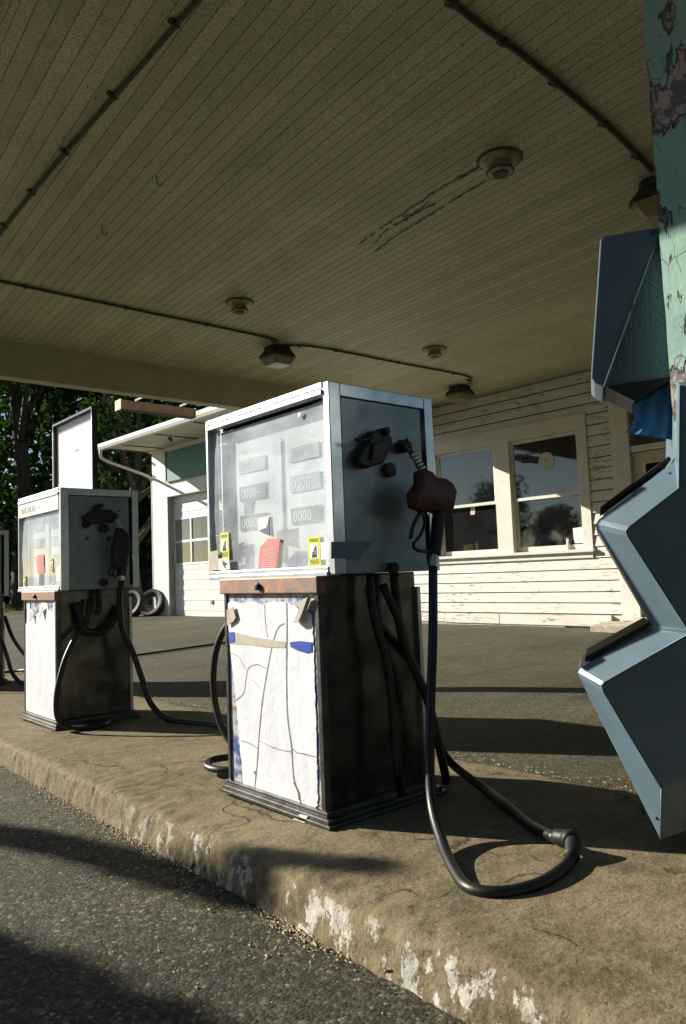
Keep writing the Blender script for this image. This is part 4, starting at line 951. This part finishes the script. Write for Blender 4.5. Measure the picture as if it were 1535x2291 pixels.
b = MB(); b.tube([(-1.21, 16.38, GZ-.03), (-1.21, 16.38, GZ-.14), (-1.12, 16.36, GZ-.26), (-.6, 16.32, GZ-.42), (-.10, 16.27, GZ-.58), (.02, 16.25, GZ-.70), (.03, 16.25, 3.0), (.03, 16.25, .2)], .034, 10, 5); b.build('downspout', 'doorwhite', gar, smooth=True)
b = MB(); b.box(-.03, .03, -.03, .03, -.05, 0); b.box(-.02, .02, -.09, -.03, -.10, -.04); o = b.build('soffit_lamp', 'housing', label='tiny dark lamp under the garage soffit', cat='lamp'); 
p = onp(380, 985, NW*8.4, NW); o.location = (p.x, p.y, GZ-.0)

# brown light box outside the canopy
lb = empty('light_box', (0, 0, 0), 'long brown box shaped board hanging just beyond the canopy beam', 'board')
p, q = ony(271, 898, 8.6), ony(436, 913, 8.6)
MB().box(p.x, q.x, 8.6, 8.74, 2.945, 3.06).build('box', 'brownboard', lb, bevel=.004)
MB().box(p.x-.012, p.x-.0005, 8.59, 8.75, 2.94, 3.065).box(q.x+.0005, q.x+.012, 8.59, 8.75, 2.94, 3.065).build('end_cap', 'rust', lb)
for xx in (p.x+.2, q.x-.2): MB().box(xx-.012, xx+.012, 8.18, 8.62, 3.0605, 3.085).build('bracket', 'housing', lb)

# two tyres leaning at the garage corner
def tyre(loc, rz, lean, label, s=1.0):
    o = empty('tyre', loc, label, 'tyre', 'old tyres leaning at the garage corner', rz); o.rotation_euler = (lean, 0, rz)
    R0 = .325*s; prof = [(.20*s, -.07), (.25*s, -.10), (.30*s, -.105), (.322*s, -.085), (R0, -.04), (R0, .04), (.322*s, .085), (.30*s, .105), (.25*s, .10), (.20*s, .07), (.195*s, .06), (.195*s, -.06)]
    rings = []
    for k in range(40):
        a = 2*math.pi*k/40; rings.append([(r_*math.cos(a), h, R0+r_*math.sin(a)) for r_, h in prof])
    rings.append(rings[0]); b = MB(); b.loft(rings, cap=False); bmesh.ops.remove_doubles(b.b, verts=b.b.verts, dist=1e-4); b.build('casing', 'tire', o, smooth='auto')
    b = MB(); n = 40
    for sg_ in (-1, 1):
        rg = [[(r_*math.cos(2*math.pi*k/n), sg_*.1015, R0+r_*math.sin(2*math.pi*k/n)) for k in range(n)] for r_ in (.255*s, .262*s)]
        rg2 = [[(p_[0], p_[1]+sg_*.003, p_[2]) for p_ in r_] for r_ in rg]; b.loft([rg[0], rg2[0], rg2[1], rg[1]], cap=False)
    b.build('sidewall_ring', 'tyregrey', o)
tyre((8.0, 16.35, 0.0), R(118), R(24), 'black tyre standing in front, leaning toward the garage corner', 1.03)
tyre((7.75, 16.85, 0.0), R(112), R(20), 'black tyre standing behind and left of the other one')

# ------------------------------------------------------------------ trees
def rot_quad(b, p, s, rnd):
    a = Vector((rnd.gauss(0, 1), rnd.gauss(0, 1), rnd.gauss(0, 1))).normalized(); c = a.orthogonal().normalized()
    th = rnd.uniform(0, 6.28); u = (c*math.cos(th)+a.cross(c)*math.sin(th)); v = a.cross(u)
    b.f([p-u*s, p+v*s*.5, p+u*s, p-v*s*.5])
def tree(x, y, h, r, label, seed, n=5200, leaf=.16, base=.22, cat='tree', group='trees beyond the garage', mid=None):
    rnd = random.Random(seed); z0 = gz(x, y)
    o = empty('tree', (x, y, z0-.05), label, cat, group)
    b = MB(); top = Vector((rnd.uniform(-.5, .5), rnd.uniform(-.5, .5), h*.8)); tr = h*.022+.05
    b.tube([(0, 0, 0), (rnd.uniform(-.2, .2), rnd.uniform(-.2, .2), h*.3), top*.7, top], lambda t: tr*(1.15-t), 8)
    clumps = []
    for k in range(26):
        t = rnd.uniform(base, 1); a = rnd.uniform(0, 6.28); rad = r*(1-abs((t-base)/(1-base)-.4)**1.6)*rnd.uniform(.45, 1)
        c = Vector((math.cos(a)*rad, math.sin(a)*rad, h*t)); clumps.append((c, r*rnd.uniform(.28, .5)))
        if k % 2 == 0:
            st = Vector((0, 0, h*max(.18, t-.25))); b.tube([st, st.lerp(c, .5)+Vector((0, 0, -.2)), c], lambda u: tr*.4*(1.1-u), 5, 4)
    b.build('trunk', 'bark', o, smooth=True)
    b = MB()
    for k in range(n):
        c, cr = clumps[rnd.randrange(len(clumps))]
        v = Vector((rnd.gauss(0, 1), rnd.gauss(0, 1), rnd.gauss(0, .8))); v = v.normalized()*cr*rnd.random()**.45
        rot_quad(b, c+v, leaf*rnd.uniform(.6, 1.4), rnd)
    b.build('crown', 'leaf', o); return o
def polar(azd, dist): return dist*math.cos(R(azd)), dist*math.sin(R(azd))
tl = [(72.5, 30, 15, 5.0, 'dense dark tree at the far left edge beyond the pumps'), (69.5, 36, 17, 5.5, 'tall dark tree seen just left of the framed sign'), (66.5, 31, 15, 4.6, 'dark tree standing behind the framed sign'),
      (64, 35, 16, 5.0, 'dark tree between the framed sign and the garage corner'), (61, 33, 15, 4.6, 'dark tree rising right behind the garage corner'), (76.5, 34, 15, 5.5, 'dark tree whose edge enters at the left border'), (57.5, 38, 17, 5.0, 'tall dark tree showing above the garage gutter')]
for i, (a, d_, h, r_, lb_) in enumerate(tl):
    x, y = polar(a, d_); tree(x, y, h, r_, lb_, 100+i, 6000, .19, .12)
tree(*polar(64.8, 21.5), 7.5, 1.9, 'slender young tree with a forked trunk left of the garage', 300, 1700, .10, .45)
# low shrubs under the trees
for i, (a, d_) in enumerate(((74, 40), (70.5, 41), (67, 42), (63.5, 42))):
    x, y = polar(a, d_); tree(x, y, 4.2, 4.5, ('broad low dark shrub under the trees, first from the left', 'broad low dark shrub under the trees, second from the left', 'broad low dark shrub under the trees, behind the second pump', 'broad low dark shrub under the trees, beside the garage')[i], 400+i, 4500, .24, .05, 'shrub', 'shrubs under the trees')
# trees across the street that the glass reflects
for i, (a, d_, h, r_) in enumerate(((172, 34, 9, 4.5), (160, 30, 8, 4), (195, 30, 11, 5), (150, 36, 7.5, 4), (207, 34, 10, 5), (184, 40, 9, 4))):
    x, y = polar(a, d_); tree(x, y, h, r_, 'leafy tree across the street opposite the station, number %s from the pumps' % ('one', 'two', 'three', 'four', 'five', 'six')[i], 500+i, 2600, .26, .2, 'tree', 'trees across the street')
for i, (a, d_, h, r_) in enumerate(((168, 27, 12, 5.5), (187, 25, 13, 6), (206, 22, 12, 6), (226, 20, 12, 6), (246, 19, 12, 6), (267, 19, 12, 6), (288, 20, 12, 6), (309, 22, 13, 6))):  # ring of unseen trees added to hold back low sky light and deepen shade
    x, y = polar(a, d_); tree(x, y, h, r_, 'big unseen tree added behind the photographer to block sky light, tree %s counting round from the lane' % ('one', 'two', 'three', 'four', 'five', 'six', 'seven', 'eight')[i], 700+i, 3600, .34, .12, 'tree', 'trees added behind the photographer to block sky light')
for (x, y, h, r_, lb_) in ((-33.5, 34, 7.6, 3.2, 'rounded dark tree far across the lane that the right office window mirrors'), (-35.5, 29.6, 5.6, 1.7, 'small dome shaped tree far across the lane beside the rounded one'), (-19.2, 37, 6.2, 1.7, 'narrow dark tree across the lane mirrored in the nearest pump')):
    tree(x, y, h, r_, lb_, int(h*100), 2600, .2, .02, 'tree', 'trees across the street')
# unseen street tree added on the sun side, crown shaped to cast the lane shadows
def sunpt(x, y, z, L): return Vector((x, y, z)) + sv*L
st = empty('tree', (-5.3, 9.0, -.25), 'unseen street tree added off to the left, its crown shaped to shade the drive lane', 'tree')
rnd = random.Random(77); so_ = Vector(st.location)
b = MB()
ctrs = []
def clump(gx, gy, L, rad, n, lf=.055, fl=1.0):
    c = sunpt(gx, gy, -.14, L) - so_; ctrs.append(c)
    for k in range(n):
        v = Vector((rnd.gauss(0, 1), rnd.gauss(0, 1), rnd.gauss(0, 1)*fl)).normalized()*rad*rnd.random()**.5
        rot_quad(b, c+v, lf*rnd.uniform(.6, 1.4), rnd)
# band of shade up to the kerb
for (gx, gy, rad, n) in ((.72, 3.75, .16, 500), (.86, 3.5, .15, 500), (.98, 3.25, .13, 450), (1.08, 3.0, .12, 420), (1.15, 2.75, .11, 420), (1.2, 2.5, .11, 420), (1.25, 2.25, .09, 420), (1.30, 2.02, .08, 320), (1.38, 1.85, .09, 260), (1.5, 1.66, .09, 200), (1.62, 1.45, .08, 130), (.62, 4.1, .14, 260)):
    clump(gx, gy, 8.3+rnd.uniform(-.3, .3), rad*.8, int(n*.8), .045)
# big crown mass: lower left shade
for k in range(110):
    gy = rnd.uniform(.4, 3.1); gx = .82-.16*(gy-2.4) - .20 - rnd.random()**.9*1.5; clump(gx, gy, 9+rnd.uniform(-.7, .7), .2, 420, .05)
b.build('crown', 'leaf', st)
b = MB(); b.tube([(0, 0, 0), (.1, -.1, 1.6), (.2, -.1, 2.8), tuple(ctrs[12])], lambda t: .16*(1.1-t), 8)
for c in ctrs[::12]: b.tube([Vector((.2, -.1, 2.8)), Vector((.2, -.1, 2.8)).lerp(c, .5)+Vector((0, 0, .35)), c], lambda t: .05*(1.15-t), 5, 4)
b.build('trunk', 'bark', st, smooth=True)
# roadside grass strip
b = MB(); rnd = random.Random(5)
for k in range(5000):
    a = rnd.uniform(58, 79); d_ = rnd.uniform(27, 34); x, y = polar(a, d_); p = Vector((x, y, gz(x, y))); s = rnd.uniform(.05, .15)
    q = Vector((rnd.uniform(-.06, .06), rnd.uniform(-.06, .06), s)); b.f([p, p+Vector((.05, 0, 0)), p+q])
b.build('grass_verge', 'grass', kind='stuff', label='strip of rough grass at the far edge of the lot', cat='grass')
